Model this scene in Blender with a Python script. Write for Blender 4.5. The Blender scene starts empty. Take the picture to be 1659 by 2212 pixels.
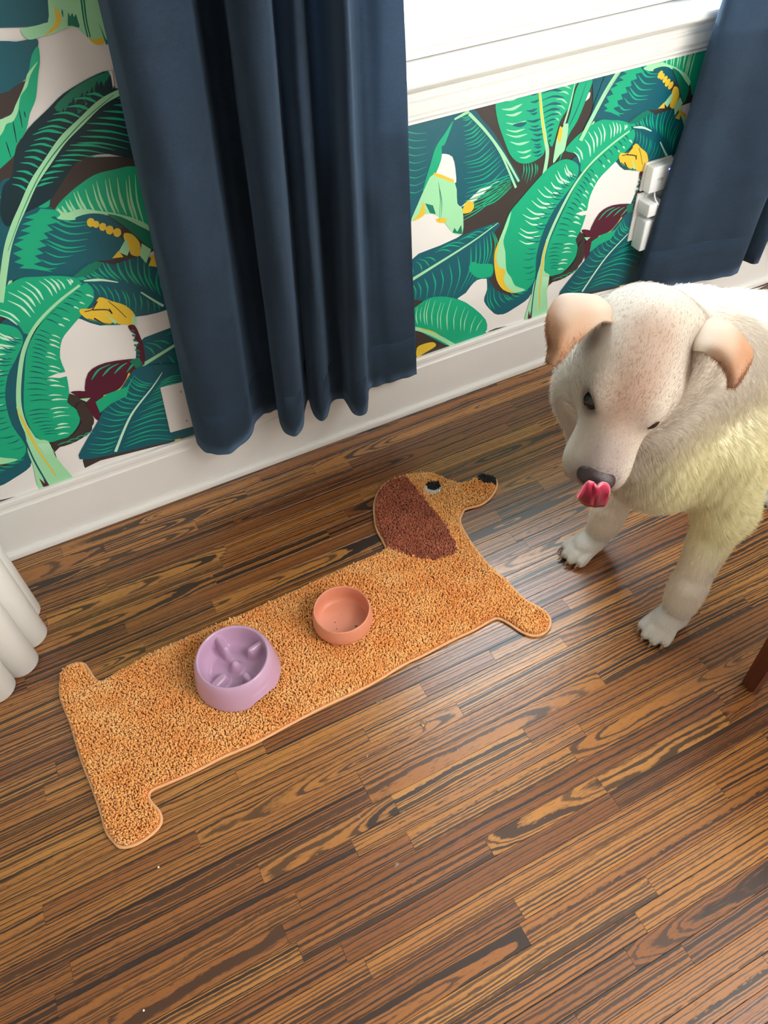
import bpy, bmesh, math, random
import numpy as np
from mathutils import Vector, Matrix
from mathutils.geometry import tessellate_polygon
random.seed(7); rng = np.random.default_rng(7)
S = bpy.context.scene
COL = S.collection
W, H = 1659, 2212

# ------------------------------------------------------------------ camera
F = 1667.57
CAM = np.array([0.359749, -1.514376, 1.497702])
def rot(rx, ry, rz):
    cx, sx, cy, sy, cz, sz = math.cos(rx), math.sin(rx), math.cos(ry), math.sin(ry), math.cos(rz), math.sin(rz)
    X = np.array([[1,0,0],[0,cx,-sx],[0,sx,cx]]); Y = np.array([[cy,0,sy],[0,1,0],[-sy,0,cy]]); Z = np.array([[cz,-sz,0],[sz,cz,0],[0,0,1]])
    return Z @ Y @ X
R = rot(0.715978, 0.036558, -0.464998)
cd = bpy.data.cameras.new('camera'); cam = bpy.data.objects.new('camera', cd); COL.objects.link(cam)
cd.sensor_fit = 'HORIZONTAL'; cd.sensor_width = 36; cd.lens = F * 36 / W; cd.clip_start = .02
M = Matrix([list(R[i]) + [CAM[i]] for i in range(3)] + [[0,0,0,1]])
cam.matrix_world = M
S.camera = cam

# ------------------------------------------------------------------ light
def area(name, loc, target, sx, sy, power, col, spread=180):
    l = bpy.data.lights.new(name, 'AREA'); l.shape = 'RECTANGLE'; l.size = sx; l.size_y = sy; l.energy = power; l.color = col
    l.spread = math.radians(spread)
    o = bpy.data.objects.new(name, l); COL.objects.link(o); o.location = loc
    o.rotation_euler = (Vector(target) - Vector(loc)).to_track_quat('-Z', 'Y').to_euler(); return o
wd = bpy.data.worlds.new('daylight'); S.world = wd; wd.use_nodes = True
bg = wd.node_tree.nodes['Background']; bg.inputs[0].default_value = (.80, .90, 1.0, 1); bg.inputs[1].default_value = 7.0
sun = bpy.data.lights.new('sun', 'SUN'); sun.energy = 17.0; sun.angle = math.radians(1.5); sun.color = (1, .96, .88)
so = bpy.data.objects.new('sun', sun); COL.objects.link(so)
so.rotation_euler = Vector((.150, -.855, -.495)).to_track_quat('-Z', 'Y').to_euler()
area('window_daylight', (1.55, 1.3, 2.35), (1.40, -.7, .3), 2.2, 1.8, 160, (.88, .94, 1.0))
area('overhead_fill', (1.7, -2.2, 2.5), (1.2, -1.0, 0), 1.4, 1.2, 66, (1.0, .975, .94))  # unseen fill light added overhead for general room brightness
area('rear_fill', (2.6, -3.3, 1.7), (1.1, -.6, .3), 1.4, 1.4, 58, (1.0, .97, .91))  # added fill from behind the camera, no window is built there
S.view_settings.view_transform = 'Standard'; S.view_settings.look = 'None'; S.view_settings.gamma = 1
S.view_settings.use_curve_mapping = False; S.view_settings.exposure = 0.18

# ------------------------------------------------------------------ helpers
def U(u, v, ax, val):
    """where the sight line of photo pixel (u, v) meets the real plane ax = val"""
    d = R @ np.array([(u - W/2)/F, -(v - H/2)/F, -1.0])
    t = (val - CAM[ax]) / d[ax]
    return CAM + d * t
def UD(u, v, dep):
    return CAM + (R @ np.array([(u - W/2)/F, -(v - H/2)/F, -1.0])) * dep
def link(name, me, m=None, parent=None, smooth=False):
    o = bpy.data.objects.new(name, me); COL.objects.link(o)
    if m is not None:
        for mm in (m if isinstance(m, list) else [m]): me.materials.append(mm)
    if parent is not None: o.parent = parent
    if smooth: me.polygons.foreach_set('use_smooth', [True]*len(me.polygons))
    return o
def obj(name, bm, m=None, parent=None, smooth=False):
    me = bpy.data.meshes.new(name); bmesh.ops.recalc_face_normals(bm, faces=bm.faces[:]); bm.to_mesh(me); bm.free()
    return link(name, me, m, parent, smooth)
def npmesh(name, V, Fc):
    me = bpy.data.meshes.new(name); V = np.asarray(V, np.float32); Fc = np.asarray(Fc, np.int32); k = Fc.shape[1]
    me.vertices.add(len(V)); me.vertices.foreach_set('co', V.ravel())
    me.loops.add(Fc.size); me.loops.foreach_set('vertex_index', Fc.ravel())
    me.polygons.add(len(Fc)); me.polygons.foreach_set('loop_start', np.arange(0, Fc.size, k, dtype=np.int32))
    me.update(calc_edges=True); me.validate(); return me
def tag(o, label, cat=None, group=None, kind=None):
    if label: o['label'] = label
    if cat: o['category'] = cat
    if group: o['group'] = group
    if kind: o['kind'] = kind
    return o
def empty(name, loc, rz=0):
    o = bpy.data.objects.new(name, None); COL.objects.link(o); o.location = loc; o.rotation_euler = (0,0,rz); o.empty_display_size = .05; return o
def box(bm, x0, x1, y0, y1, z0, z1, bev=0):
    r = bmesh.ops.create_cube(bm, size=1)
    for v in r['verts']: v.co = Vector(((x0+x1)/2 + v.co.x*(x1-x0), (y0+y1)/2 + v.co.y*(y1-y0), (z0+z1)/2 + v.co.z*(z1-z0)))
    if bev:
        es = list({e for v in r['verts'] for e in v.link_edges})
        bmesh.ops.bevel(bm, geom=es, offset=bev, segments=3, profile=.5, affect='EDGES')
def lathe(bm, prof, n=64, rfun=None):
    rings = []
    for r, z in prof:
        if r < 1e-6: rings.append([bm.verts.new((0,0,z))]); continue
        rings.append([bm.verts.new((r*math.cos(2*math.pi*i/n), r*math.sin(2*math.pi*i/n), z)) for i in range(n)])
    for a, b in zip(rings, rings[1:]):
        for i in range(n):
            j = (i+1) % n
            if len(a) == 1: bm.faces.new((a[0], b[i], b[j]))
            elif len(b) == 1: bm.faces.new((a[i], a[j], b[0]))
            else: bm.faces.new((a[i], a[j], b[j], b[i]))
def tube(bm, pts, rad, n=8):
    pts = [Vector(p) for p in pts]; rings = []
    rads = rad if isinstance(rad, (list, tuple)) else [rad]*len(pts)
    for i, p in enumerate(pts):
        t = (pts[min(i+1, len(pts)-1)] - pts[max(i-1, 0)]).normalized()
        a = t.orthogonal() if i == 0 else (a - t*a.dot(t))
        a = a.normalized(); b = t.cross(a)
        rings.append([bm.verts.new(p + (a*math.cos(2*math.pi*k/n) + b*math.sin(2*math.pi*k/n))*rads[i]) for k in range(n)])
    for r0, r1 in zip(rings, rings[1:]):
        for k in range(n): bm.faces.new((r0[k], r0[(k+1)%n], r1[(k+1)%n], r1[k]))
    bm.faces.new(rings[0][::-1]); bm.faces.new(rings[-1])
def crom(P, n):
    P = np.asarray(P, float); out = []
    for i in range(len(P)-1):
        p0, p1, p2, p3 = P[max(i-1,0)], P[i], P[i+1], P[min(i+2, len(P)-1)]
        for k in range(n):
            t = k/n
            out.append(.5*((2*p1) + (-p0+p2)*t + (2*p0-5*p1+4*p2-p3)*t*t + (-p0+3*p1-3*p2+p3)*t**3))
    out.append(P[-1]); return np.array(out)

# ------------------------------------------------------------------ materials
def mat(name, col=(.8,.8,.8), rough=.5, **kw):
    m = bpy.data.materials.new(name); m.use_nodes = True
    b = m.node_tree.nodes['Principled BSDF']; b.inputs['Base Color'].default_value = (*col, 1); b.inputs['Roughness'].default_value = rough
    for k, v in kw.items(): b.inputs[k].default_value = v
    return m
class NT:
    def __init__(s, m): s.t = m.node_tree; s.n = s.t.nodes; s.b = s.n['Principled BSDF']
    def __call__(s, typ, ins=None, **props):
        n = s.n.new(typ)
        for k, v in props.items(): setattr(n, k, v)
        for k, v in (ins or {}).items():
            if hasattr(v, 'is_linked') or isinstance(v, bpy.types.NodeSocket): s.t.links.new(v, n.inputs[k])
            else: n.inputs[k].default_value = v
        return n
    def m(s, op, a, b=0., c=0.): return s('ShaderNodeMath', {0:a, 1:b, 2:c}, operation=op).outputs[0]
    def mix(s, f, a, b, bt='MIX'):
        n = s.n.new('ShaderNodeMix'); n.data_type = 'RGBA'; n.blend_type = bt
        for k, v in ((0,f),(6,a),(7,b)):
            if isinstance(v, bpy.types.NodeSocket): s.t.links.new(v, n.inputs[k])
            else: n.inputs[k].default_value = v if k == 0 else (*v, 1)
        return n.outputs[2]
    def ramp(s, f, stops):
        n = s.n.new('ShaderNodeValToRGB'); s.t.links.new(f, n.inputs[0]); e = n.color_ramp.elements
        while len(e) < len(stops): e.new(.5)
        for el, (p, c) in zip(e, stops): el.position = p; el.color = (*c, 1) if not isinstance(c, (int, float)) else (c, c, c, 1)
        return n.outputs[0]
    def to(s, sock, name): s.t.links.new(sock, s.b.inputs[name])
    def bump(s, h, strength=.3, dist=.001):
        n = s('ShaderNodeBump', {'Height': h, 'Strength': strength, 'Distance': dist}); s.to(n.outputs[0], 'Normal')

def wood_floor():
    m = mat('stained_red_oak', (.3,.15,.06), .34); N = NT(m)
    loc = N('ShaderNodeAttribute', attribute_name='loc').outputs['Vector']
    par = N('ShaderNodeAttribute', attribute_name='par'); pc = N('ShaderNodeSeparateColor', {0: par.outputs['Color']}); tone = par.outputs['Alpha']
    y0, d0, k = pc.outputs[0], pc.outputs[1], pc.outputs[2]
    sep = N('ShaderNodeSeparateXYZ', {0: loc}); x, y = sep.outputs[0], sep.outputs[1]
    def noise(sx, sy, scale=1., detail=2., rough=.5, off=0.):
        v = N('ShaderNodeCombineXYZ', {0: N.m('MULTIPLY', x, sx), 1: N.m('MULTIPLY', y, sy), 2: N.m('MULTIPLY_ADD', tone, 37.3, off)})
        n = N('ShaderNodeTexNoise', {'Vector': v.outputs[0], 'Scale': scale, 'Detail': detail, 'Roughness': rough}); return n.outputs['Fac']
    n1 = N.m('SUBTRACT', noise(2.2, 12, 1, 2), .5); n2 = N.m('SUBTRACT', noise(4.2, 9, 1, 1.5, .5, 5), .5)
    n3 = N.m('SUBTRACT', noise(34, 160, 1, 1.5, .5, 9), .5)
    yy = N.m('ADD', N.m('SUBTRACT', y, y0), N.m('MULTIPLY', n1, .016))
    dd = N.m('ADD', N.m('ADD', d0, N.m('MULTIPLY', x, k)), N.m('MULTIPLY', n2, N.m('MULTIPLY', N.m('MAXIMUM', N.m('MULTIPLY_ADD', N.m('ABSOLUTE', y0), -14., 1.), .30), .036)))
    r = N.m('SQRT', N.m('ADD', N.m('MULTIPLY', yy, yy), N.m('MULTIPLY', dd, dd)))
    r = N.m('ADD', r, N.m('MULTIPLY', n3, .0026))
    n5 = N('ShaderNodeTexNoise', {'W': N.m('MULTIPLY_ADD', r, 70., N.m('MULTIPLY', tone, 91.)), 'Scale': 1., 'Detail': 1.}, noise_dimensions='1D').outputs['Fac']
    n6 = N.m('SUBTRACT', noise(70, 260, 1, 2., .6, 31), .5)
    r = N.m('ADD', r, N.m('ADD', N.m('MULTIPLY', n5, .016), N.m('MULTIPLY', n6, .0016)))
    t = N.m('MULTIPLY', r, 150.)
    fr = N.m('FRACT', t)
    ringid = N.m('FLOOR', t)
    wn = N('ShaderNodeTexWhiteNoise', {'W': N.m('MULTIPLY_ADD', ringid, 1.37, tone)}, noise_dimensions='1D').outputs['Value']
    pores = noise(22, 620, 1, 2., .6, 3)
    pores2 = noise(50, 420, 1, 2., .6, 13)
    wid = N.m('MULTIPLY_ADD', wn, .36, .20)
    e = N.m('ADD', fr, N.m('MULTIPLY', N.m('SUBTRACT', pores, .5), .34))
    line = N('ShaderNodeMapRange', {0: e, 1: N.m('SUBTRACT', wid, .05), 2: N.m('ADD', wid, .16), 3: 1., 4: 0.}, interpolation_type='SMOOTHSTEP').outputs[0]
    line2 = N('ShaderNodeMapRange', {0: e, 1: .93, 2: 1.02, 3: 0., 4: .8}).outputs[0]
    dark = N.m('MAXIMUM', line, line2)
    dark = N.m('MULTIPLY', dark, N.m('MULTIPLY_ADD', wn, .25, .72))
    streak = N('ShaderNodeMapRange', {0: pores2, 1: .56, 2: .72, 3: 0., 4: .55}).outputs[0]
    dark = N.m('MAXIMUM', dark, streak)
    base = N.ramp(tone, [(0., (.20,.070,.018)), (.3, (.30,.112,.027)), (.62, (.40,.163,.037)), (1., (.50,.228,.054))])
    lowv = noise(5, 30, 1, 2, .5, 21)
    base = N.mix(N('ShaderNodeMapRange', {0: lowv, 1: .3, 2: .7, 3: 0., 4: .35}).outputs[0], base, (.27,.09,.026))
    c = N.mix(dark, base, (.017,.009,.007))
    N.to(c, 'Base Color')
    N.to(N.m('MULTIPLY_ADD', dark, .12, .30), 'Roughness')
    N.b.inputs['Coat Weight'].default_value = .65; N.b.inputs['Coat Roughness'].default_value = .30
    N.b.inputs['Specular IOR Level'].default_value = .45
    N.bump(N.m('MULTIPLY', dark, -1.), .25, .0005)
    return m
M_FLOOR = wood_floor()

def paint(name, col, rough=.35, bump=.08, scale=60):
    m = mat(name, col, rough); N = NT(m)
    tc = N('ShaderNodeTexCoord').outputs['Object']
    n = N('ShaderNodeTexNoise', {'Vector': tc, 'Scale': scale, 'Detail': 3.}).outputs['Fac']
    n2 = N('ShaderNodeTexNoise', {'Vector': tc, 'Scale': 6., 'Detail': 4.}).outputs['Fac']
    N.to(N.mix(N('ShaderNodeMapRange', {0: n2, 1: .45, 2: .8, 3: 0., 4: .35}).outputs[0], col, tuple(c*.9 for c in col)), 'Base Color')
    N.bump(n, bump, .001); return m
M_TRIM = paint('white_gloss_trim_paint', (.78,.775,.75), .3)
M_WALLP = paint('plain_wall_paint', (.80,.78,.74), .6)
M_CEIL = paint('ceiling_paint', (.86,.85,.83), .7)

# ------------------------------------------------------------------ floor of strip planks
floor = empty('floor', (0,0,0)); tag(floor, 'dark stained oak strip floor with bold black grain', kind='structure')
PW = .0379
XL, XR, YB = -1.3, 3.3, -3.5
sub = bmesh.new(); box(sub, XL, XR, YB, .12, -.05, -.0135); obj('subfloor', sub, mat('subfloor_board', (.1,.07,.05), .9), floor)
joint = {}   # joints read off the photo: (x, row)
for u, v, y in [(912.7,1488,21),(882,1807,28),(843.4,1717,26),(1477.5,2049,38),(1538,1454,27),(1269,1651,30),(526,1053,2),(468.7,1195.6,7),(458,1300,10),(269,1348,9),(713,1158.6,8),(991.6,928.7,4),(1158,1036,11),(117.7,1642.8,16),(417.8,1782,23)]:
    joint.setdefault(y, []).append(U(u, v, 2, 0)[0])
TON = {(2,1): .12, (2,0): .55, (6,0):.2}
def plank_data(x0, x1, row):
    ya, yb = -(row+1)*PW, -row*PW
    g = .00022; c = .0005
    a, b = ya+g, yb-g; xa, xb = x0+g, x1-g
    prof = [(a,-.013),(a,-c),(a+c,0),(b-c,0),(b,-c),(b,-.013)]
    V = []
    for xx in (xa, xb):
        for (yy, zz) in prof: V.append((xx, yy, zz))
    # end chamfer by an inner pair of rings
    Fq = []
    for i in range(5): Fq.append((i, i+1, 6+i+1, 6+i))
    Fe = [(5,4,1,0), (4,3,2,1), (6,7,10,11), (7,8,9,10)]
    return V, Fq + Fe
def plank_params():
    s = random.random()
    if s < .68: y0 = random.choice((-1,1))*random.uniform(.04,.12); d0 = random.uniform(.0,.05); k = random.uniform(-.012,.012)   # straight grained
    elif s < .92: y0 = random.uniform(-.012,.012); d0 = random.uniform(-.02,.03); k = random.choice((-1,1))*random.uniform(.03,.075)  # cathedral grained
    else: y0 = random.choice((-1,1))*random.uniform(.02,.03); d0 = random.uniform(.02,.05); k = random.uniform(-.03,.03)
    return y0, d0, k, random.random()
stuffV, stuffF, stuffL, stuffP = [], [], [], []
nrows = int(-YB/PW)
nplank = 0
for row in range(nrows):
    xs = [XL]
    js = sorted(joint.get(row, []))
    x = XL + random.uniform(.1,.9)
    while x < XR - .15:
        if all(abs(x-j) > .16 for j in js): xs.append(x)
        x += random.choice((random.uniform(.3,.6), random.uniform(.5,1.15)))
    xs = sorted(xs + js + [XR])
    for x0, x1 in zip(xs, xs[1:]):
        V, Fq = plank_data(x0, x1, row)
        pr = plank_params(); cx, cy = (x0+x1)/2, -(row+.5)*PW
        seen = row < 43 and x1 > (-.3 if row > 10 else -.25) and x0 < (2.7 if row < 16 else 1.6 + .02*(43-row))
        if seen and nplank < 296:
            me = bpy.data.meshes.new('plank'); me.from_pydata(V, [], Fq); me.update()
            loc = [(v[0]-cx, v[1]-cy, 0) for v in V]
            a = me.attributes.new('loc', 'FLOAT_VECTOR', 'POINT'); a.data.foreach_set('vector', np.array(loc, np.float32).ravel())
            b = me.attributes.new('par', 'FLOAT_COLOR', 'POINT'); b.data.foreach_set('color', np.array([pr]*len(V), np.float32).ravel())
            link('plank', me, M_FLOOR, floor); nplank += 1
        else:
            o = len(stuffV); stuffV += V; stuffF += [tuple(i+o for i in f) for f in Fq]
            stuffL += [(v[0]-cx, v[1]-cy, 0) for v in V]; stuffP += [pr]*len(V)
me = bpy.data.meshes.new('outer_planks'); me.from_pydata(stuffV, [], stuffF); me.update()
a = me.attributes.new('loc', 'FLOAT_VECTOR', 'POINT'); a.data.foreach_set('vector', np.array(stuffL, np.float32).ravel())
b = me.attributes.new('par', 'FLOAT_COLOR', 'POINT'); b.data.foreach_set('color', np.array(stuffP, np.float32).ravel())
o = link('outer_planks', me, M_FLOOR, floor); o['kind'] = 'stuff'

# ------------------------------------------------------------------ walls, window opening
WX0, WX1, WZ0, WZ1 = .92, 2.08, .90, 2.15
CZ = 2.55
wall = bmesh.new()
rects = [(XL, WX0, 0, CZ), (WX1, XR, 0, CZ), (WX0, WX1, 0, WZ0), (WX0, WX1, WZ1, CZ)]
for x0, x1, z0, z1 in rects: box(wall, x0, x1, .0, .12, z0, z1)
wall_back = obj('wall_back', wall, M_WALLP); tag(wall_back, 'window wall covered in green banana leaf wallpaper', kind='structure')
def slab(name, *b, m=M_WALLP, label=None):
    q = bmesh.new(); box(q, *b); o = obj(name, q, m); tag(o, label, kind='structure'); return o
slab('wall_left', XL-.1, XL, YB, .12, 0, CZ, label='plain pale wall on the left of the room')
slab('wall_right', XR, XR+.1, YB, .12, 0, CZ, label='plain pale wall on the right of the room')
slab('wall_front', XL-.1, XR+.1, YB-.1, YB, 0, CZ, label='plain pale wall behind the viewer')
slab('ceiling', XL-.1, XR+.1, YB-.1, .12, CZ, CZ+.1, m=M_CEIL, label='white ceiling')

# --- banana leaf wallpaper: flat print, each colour a thin layer of ink
PER = .6869
INK = {'w': (.82,.81,.79), 'k': (.045,.036,.034), 't': (.004,.105,.145), 'd': (.002,.030,.042), 'g': (.004,.41,.215), 'h': (.003,.20,.12),
       'm': (.36,.76,.44), 'y': (.80,.55,.045), 'r': (.085,.010,.030), 'l': (.55,.88,.66)}
keys = list(INK)
inkm = []
for kx in keys:
    m = mat('wallpaper_ink_' + {'w':'white','k':'charcoal','t':'teal','d':'dark_teal','g':'green','h':'deep_green','m':'mint','y':'yellow','r':'maroon','l':'pale_mint'}[kx], INK[kx], .42)
    N = NT(m); tc = N('ShaderNodeTexCoord').outputs['Object']
    n = N('ShaderNodeTexNoise', {'Vector': tc, 'Scale': 220., 'Detail': 2.}).outputs['Fac']; N.bump(n, .06, .0006)
    n2 = N('ShaderNodeTexNoise', {'Vector': tc, 'Scale': 5., 'Detail': 2.}).outputs['Fac']
    N.to(N.mix(N('ShaderNodeMapRange', {0: n2, 1: .4, 2: .7, 3: 0., 4: .25}).outputs[0], INK[kx], tuple(c*.8 for c in INK[kx])), 'Base Color')
    inkm.append(m)
shapes = []   # (colour, [(x,z)...] polygon)
cur = None
def P3(a, b): return 850 + a/2.37, 80 + b/2.37        # reading grid of the right panel
def P1(a, b): return a/3.687, b/3.687                 # upper left panel
def P2(a, b): return a/3.687, 550 + b/3.687           # lower left panel
def P4(a, b): return a/6.32, b/6.32                   # top left corner
def wz(pts):
    out = []
    for q in pts:
        p = U(*cur(*q), 1, 0.); out.append((p[0], p[2]))
    return np.array(out)
def poly(c, *pts, sm=2):
    P = wz(pts)
    if sm > 1:
        n = len(P); Q = []
        for i in range(n):
            p0, p1, p2, p3 = P[i-1], P[i], P[(i+1)%n], P[(i+2)%n]
            for k in range(sm+1):
                t = k/(sm+1); Q.append(.5*((2*p1)+(-p0+p2)*t*.8+(2*p0-5*p1+4*p2-p3)*t*t*.8+(-p0+3*p1-3*p2+p3)*t**3*.8) if False else
                    (1-t)*p1+t*p2 + (t*(1-t)*(1-t))*((p2-p0)*.5-(p2-p1))*.9 - (t*t*(1-t))*((p3-p1)*.5-(p2-p1))*.9)
        P = np.array(Q)
    shapes.append((c, P, 'p', cur))
def strokew(c, P, w0, w1, wm=None, n=6):
    """tapered ribbon along world polyline P, widths in metres"""
    P = crom(P, n) if len(P) > 2 else np.array([P[0] + (P[1]-P[0])*t for t in np.linspace(0,1,6)])
    T = np.gradient(P, axis=0); T /= np.linalg.norm(T, axis=1)[:,None] + 1e-9
    Nn = np.stack([-T[:,1], T[:,0]], 1); s = np.linspace(0,1,len(P))
    w = w0 + (w1-w0)*s if wm is None else np.interp(s, [0,.35,1], [w0, wm, w1])
    shapes.append((c, np.concatenate([P + Nn*w[:,None]/2, (P - Nn*w[:,None]/2)[::-1]]), 's', cur))
def stroke(c, pts, w0, w1, wm=None): strokew(c, wz(pts), w0, w1, wm)
def veins(c, rib, edge, n, a=.12, b=.85, w=.0042, bow=.10, lag=0., jit=.06):
    """pinnate strokes from the midrib towards an outline edge"""
    A = crom(wz(rib), 8); B = crom(wz(edge), 8)
    for i in range(n):
        s = (i+.5)/n
        p = A[min(len(A)-1, int(s*(len(A)-1)))]; q = B[min(len(B)-1, max(0, int((s+lag)*(len(B)-1))))]
        a_ = a + random.uniform(-jit, jit); b_ = b + random.uniform(-jit, jit)*1.5
        p2 = p + (q-p)*a_; q2 = p + (q-p)*b_; d = q2 - p2; nn = np.array([-d[1], d[0]])
        strokew(c, np.array([p2, (p2+q2)/2 + nn*bow, q2]), .0006, .0006, w*random.uniform(.75,1.2), n=4)
sgn = 1
# ---- background masses, read in the right panel
cur = P3
poly('k', (-150,470),(60,430),(400,350),(800,250),(1150,150),(1600,50),(1650,300),(1640,640),(1500,1100),(1250,1260),(900,1340),(700,1440),(300,1570),(100,1640),(-150,1640), sm=1)
poly('t', (-150,470),(60,440),(380,365),(450,420),(520,500),(600,640),(650,740),(560,740),(470,790),(400,830),(360,900),(330,990),(240,1040),(80,1150),(-150,1100))
poly('w', (240,598),(300,612),(318,700),(310,750),(205,700),(222,640))
poly('w', (85,945),(160,895),(215,905),(260,950),(300,1000),(352,1008),(240,1070),(85,1148))
poly('w', (570,730),(520,745),(405,850),(345,868),(440,780),(530,738), sm=1)
poly('w', (1120,630),(1180,680),(1285,680),(1275,770),(1250,850),(1215,870),(1100,880),(1010,1000),(950,990),(975,900),(1000,800),(1050,700))
poly('w', (325,1335),(440,1235),(480,1225),(480,1300),(500,1400),(560,1415),(700,1310),(700,1440),(520,1490),(465,1510),(440,1420))
poly('w', (790,1275),(870,1235),(940,1185),(975,1100),(995,1150),(920,1260),(850,1330),(830,1420),(770,1430))
poly('w', (1005,280),(1000,312),(966,335),(976,308))
# teal lower leaves
poly('t', (88,1142),(240,1065),(420,985),(530,948),(542,965),(512,1005),(500,1080),(515,1160),(500,1230),(420,1245),(330,1335),(90,1340))
stroke('m', [(60,1262),(200,1175),(400,1048),(535,950)], .010, .002)
veins('g', [(95,1250),(400,1050),(520,965)], [(85,1150),(230,1080),(500,960)], 12, .2, .85, .004, -.12, .02)
veins('g', [(95,1255),(400,1052),(520,968)], [(90,1350),(330,1330),(520,1150)], 15, .1, .9, .0042, .12, .04)
poly('g', (400,1150),(440,1160),(505,1163),(500,1222),(430,1232),(385,1190))
for i in range(9):
    stroke('g', [(330+i*6, 950-i*22), (420+i*10, 900-i*20), (500+i*12, 840-i*17), (600,770-i*6)], .0008, .0008, .0035)
poly('t', (478,1225),(520,1290),(610,1325),(705,1280),(690,1335),(620,1385),(560,1418),(508,1408),(462,1350),(478,1290))
veins('g', [(500,1400),(600,1350),(700,1290)], [(480,1240),(560,1300),(650,1290)], 9, .0, .8, .004, .1, -.05)
# leaf behind, left, with double rib
veins('g', [(395,400),(480,490),(560,620),(630,760)], [(330,400),(340,560),(320,720),(330,920)], 21, .06, .8, .0038, .13, .05)
stroke('m', [(385,390),(470,480),(560,600),(640,738)], .007, .005)
stroke('m', [(470,480),(550,600),(625,770)], .003, .006)
veins('g', [(660,650),(700,640),(740,650)], [(650,740),(690,750),(740,700)], 6, .0, .9, .0035)
for i in range(9): stroke('g', [(60,480+i*38),(110,492+i*38),(170,490+i*36-i*2)], .003, .0005)
poly('g', (305,425),(262,545),(245,560),(243,625),(195,740),(150,795),(160,740),(190,640),(215,560),(262,490))
stroke('m', [(310,420),(385,378)], .004, .008)
# pale mint spathe
poly('m', (205,700),(312,745),(325,850),(352,880),(352,1005),(300,1000),(262,950),(215,910),(160,905),(88,945),(120,860),(160,770))
poly('y', (205,692),(250,705),(308,730),(306,746),(205,708), sm=1)
poly('y', (150,845),(160,880),(150,915),(95,942),(130,900))
poly('y', (215,930),(262,925),(270,935),(262,950),(228,948))
poly('y', (362,858),(380,838),(405,845),(410,870),(392,895),(350,900))
stroke('h', [(228,740),(238,830),(232,940)], .0006, .0006, .002); stroke('h', [(236,780),(246,850),(240,930)], .0006,.0006,.002)
poly('h', (160,850),(200,860),(215,905),(185,900), sm=1); poly('h', (300,1000),(310,975),(325,995),(345,960),(352,1008), sm=1)
# lower left green leaf + fruit
poly('g', (-60,1500),(105,1385),(180,1335),(270,1328),(370,1358),(470,1445),(460,1520),(300,1580),(200,1540),(110,1500))
veins('m', [(110,1495),(180,1510),(300,1560),(420,1520)], [(105,1390),(200,1330),(330,1340),(465,1450)], 14, .25, .9, .0038, .08, 0)
stroke('m', [(60,1490),(130,1495),(220,1530),(310,1580)], .010, .012); stroke('y', [(130,1488),(200,1508),(240,1530)], .001, .001, .004)
poly('y', (118,1590),(150,1570),(200,1560),(215,1580),(150,1620),(118,1640))
# upper middle leaves
poly('g', (520,330),(560,270),(650,230),(745,230),(765,400),(778,520),(765,600),(700,642),(640,642),(595,600),(562,520),(532,430))
veins('m', [(735,250),(755,400),(770,520),(760,600)], [(520,330),(535,430),(562,520),(640,642)], 9, .42, .88, .0065, .1, 0)
veins('t', [(735,250),(755,400),(770,520),(760,600)], [(520,330),(535,430),(562,520),(640,642)], 14, .03, .3, .006, .1, 0)
poly('t', (605,450),(650,435),(680,438),(650,460))
poly('g', (740,220),(950,180),(925,260),(900,350),(850,430),(810,560),(780,500),(755,380))
veins('t', [(920,240),(880,350),(830,450),(800,560)], [(745,250),(755,380),(775,480),(790,560)], 12, .2, .95, .006, -.1, 0)
veins('m', [(925,230),(890,340),(840,450)], [(760,230),(790,300),(800,420)], 7, .06, .55, .0035, -.1, .0)
stroke('m', [(740,200),(757,400),(775,520),(785,600),(765,720)], .006, .011, .009); stroke('y', [(742,270),(757,400),(773,540)], .003, .003, .005)
poly('g', (1015,190),(1015,230),(990,300),(940,425),(895,500),(860,600),(845,640),(880,470),(905,380),(930,270),(970,200))
stroke('t', [(985,230),(940,360),(890,470),(860,560)], .001, .001, .003)
poly('m', (870,450),(893,445),(885,520),(872,580),(850,600),(815,645),(822,580),(838,500)); poly('y', (850,455),(863,478),(852,535),(836,520))
stroke('m', [(928,225),(905,330),(870,450)], .002, .006)
# right upper leaf with double rib
poly('t', (1020,100),(1160,60),(1330,60),(1400,210),(1440,300),(1390,345),(1250,350),(1160,395),(1060,380),(1000,460),(975,455),(1020,350))
poly('g', (1150,90),(1240,70),(1290,170),(1245,240),(1230,290),(1205,330),(1160,392),(1075,372),(1090,300),(1110,200))
veins('t', [(1280,170),(1240,260),(1180,380)], [(1150,180),(1110,250),(1090,350)], 6, .0, .5, .006, .1)
veins('g', [(1230,190),(1190,290),(1150,370)], [(1420,240),(1390,310),(1230,395)], 9, .1, .9, .0042, -.16)
stroke('m', [(1190,90),(1150,185),(1075,320),(985,455)], .005, .005); stroke('m', [(1170,190),(1090,330),(1005,460)], .002, .006)
# main arching leaf
poly('t', (1195,445),(1240,400),(1330,345),(1430,342),(1478,430),(1482,500),(1450,580),(1400,630),(1300,650),(1262,610),(1222,510))
veins('g', [(1215,458),(1300,470),(1380,540),(1420,600)], [(1205,440),(1300,365),(1430,350),(1480,480)], 18, .12, .95, .005, .1, -.02)
poly('h', (1198,442),(1250,400),(1330,352),(1300,400),(1240,440), sm=1)
veins('g', [(1215,465),(1280,480),(1350,530),(1390,600)], [(1225,510),(1262,600),(1310,640),(1380,640)], 13, .12, .85, .003, .08)
stroke('l', [(1225,460),(1275,462),(1318,480)], .002, .002, .006); stroke('l', [(1362,535),(1380,575),(1398,610)], .003, .006)
poly('t', (780,1200),(690,1300),(700,1230),(730,1100),(780,900),(870,760),(900,640),(960,600),(970,680))
poly('g', (1205,442),(1150,424),(1070,418),(985,465),(920,520),(876,578),(925,595),(955,640),(962,690),(1080,590),(1205,490))
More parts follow.
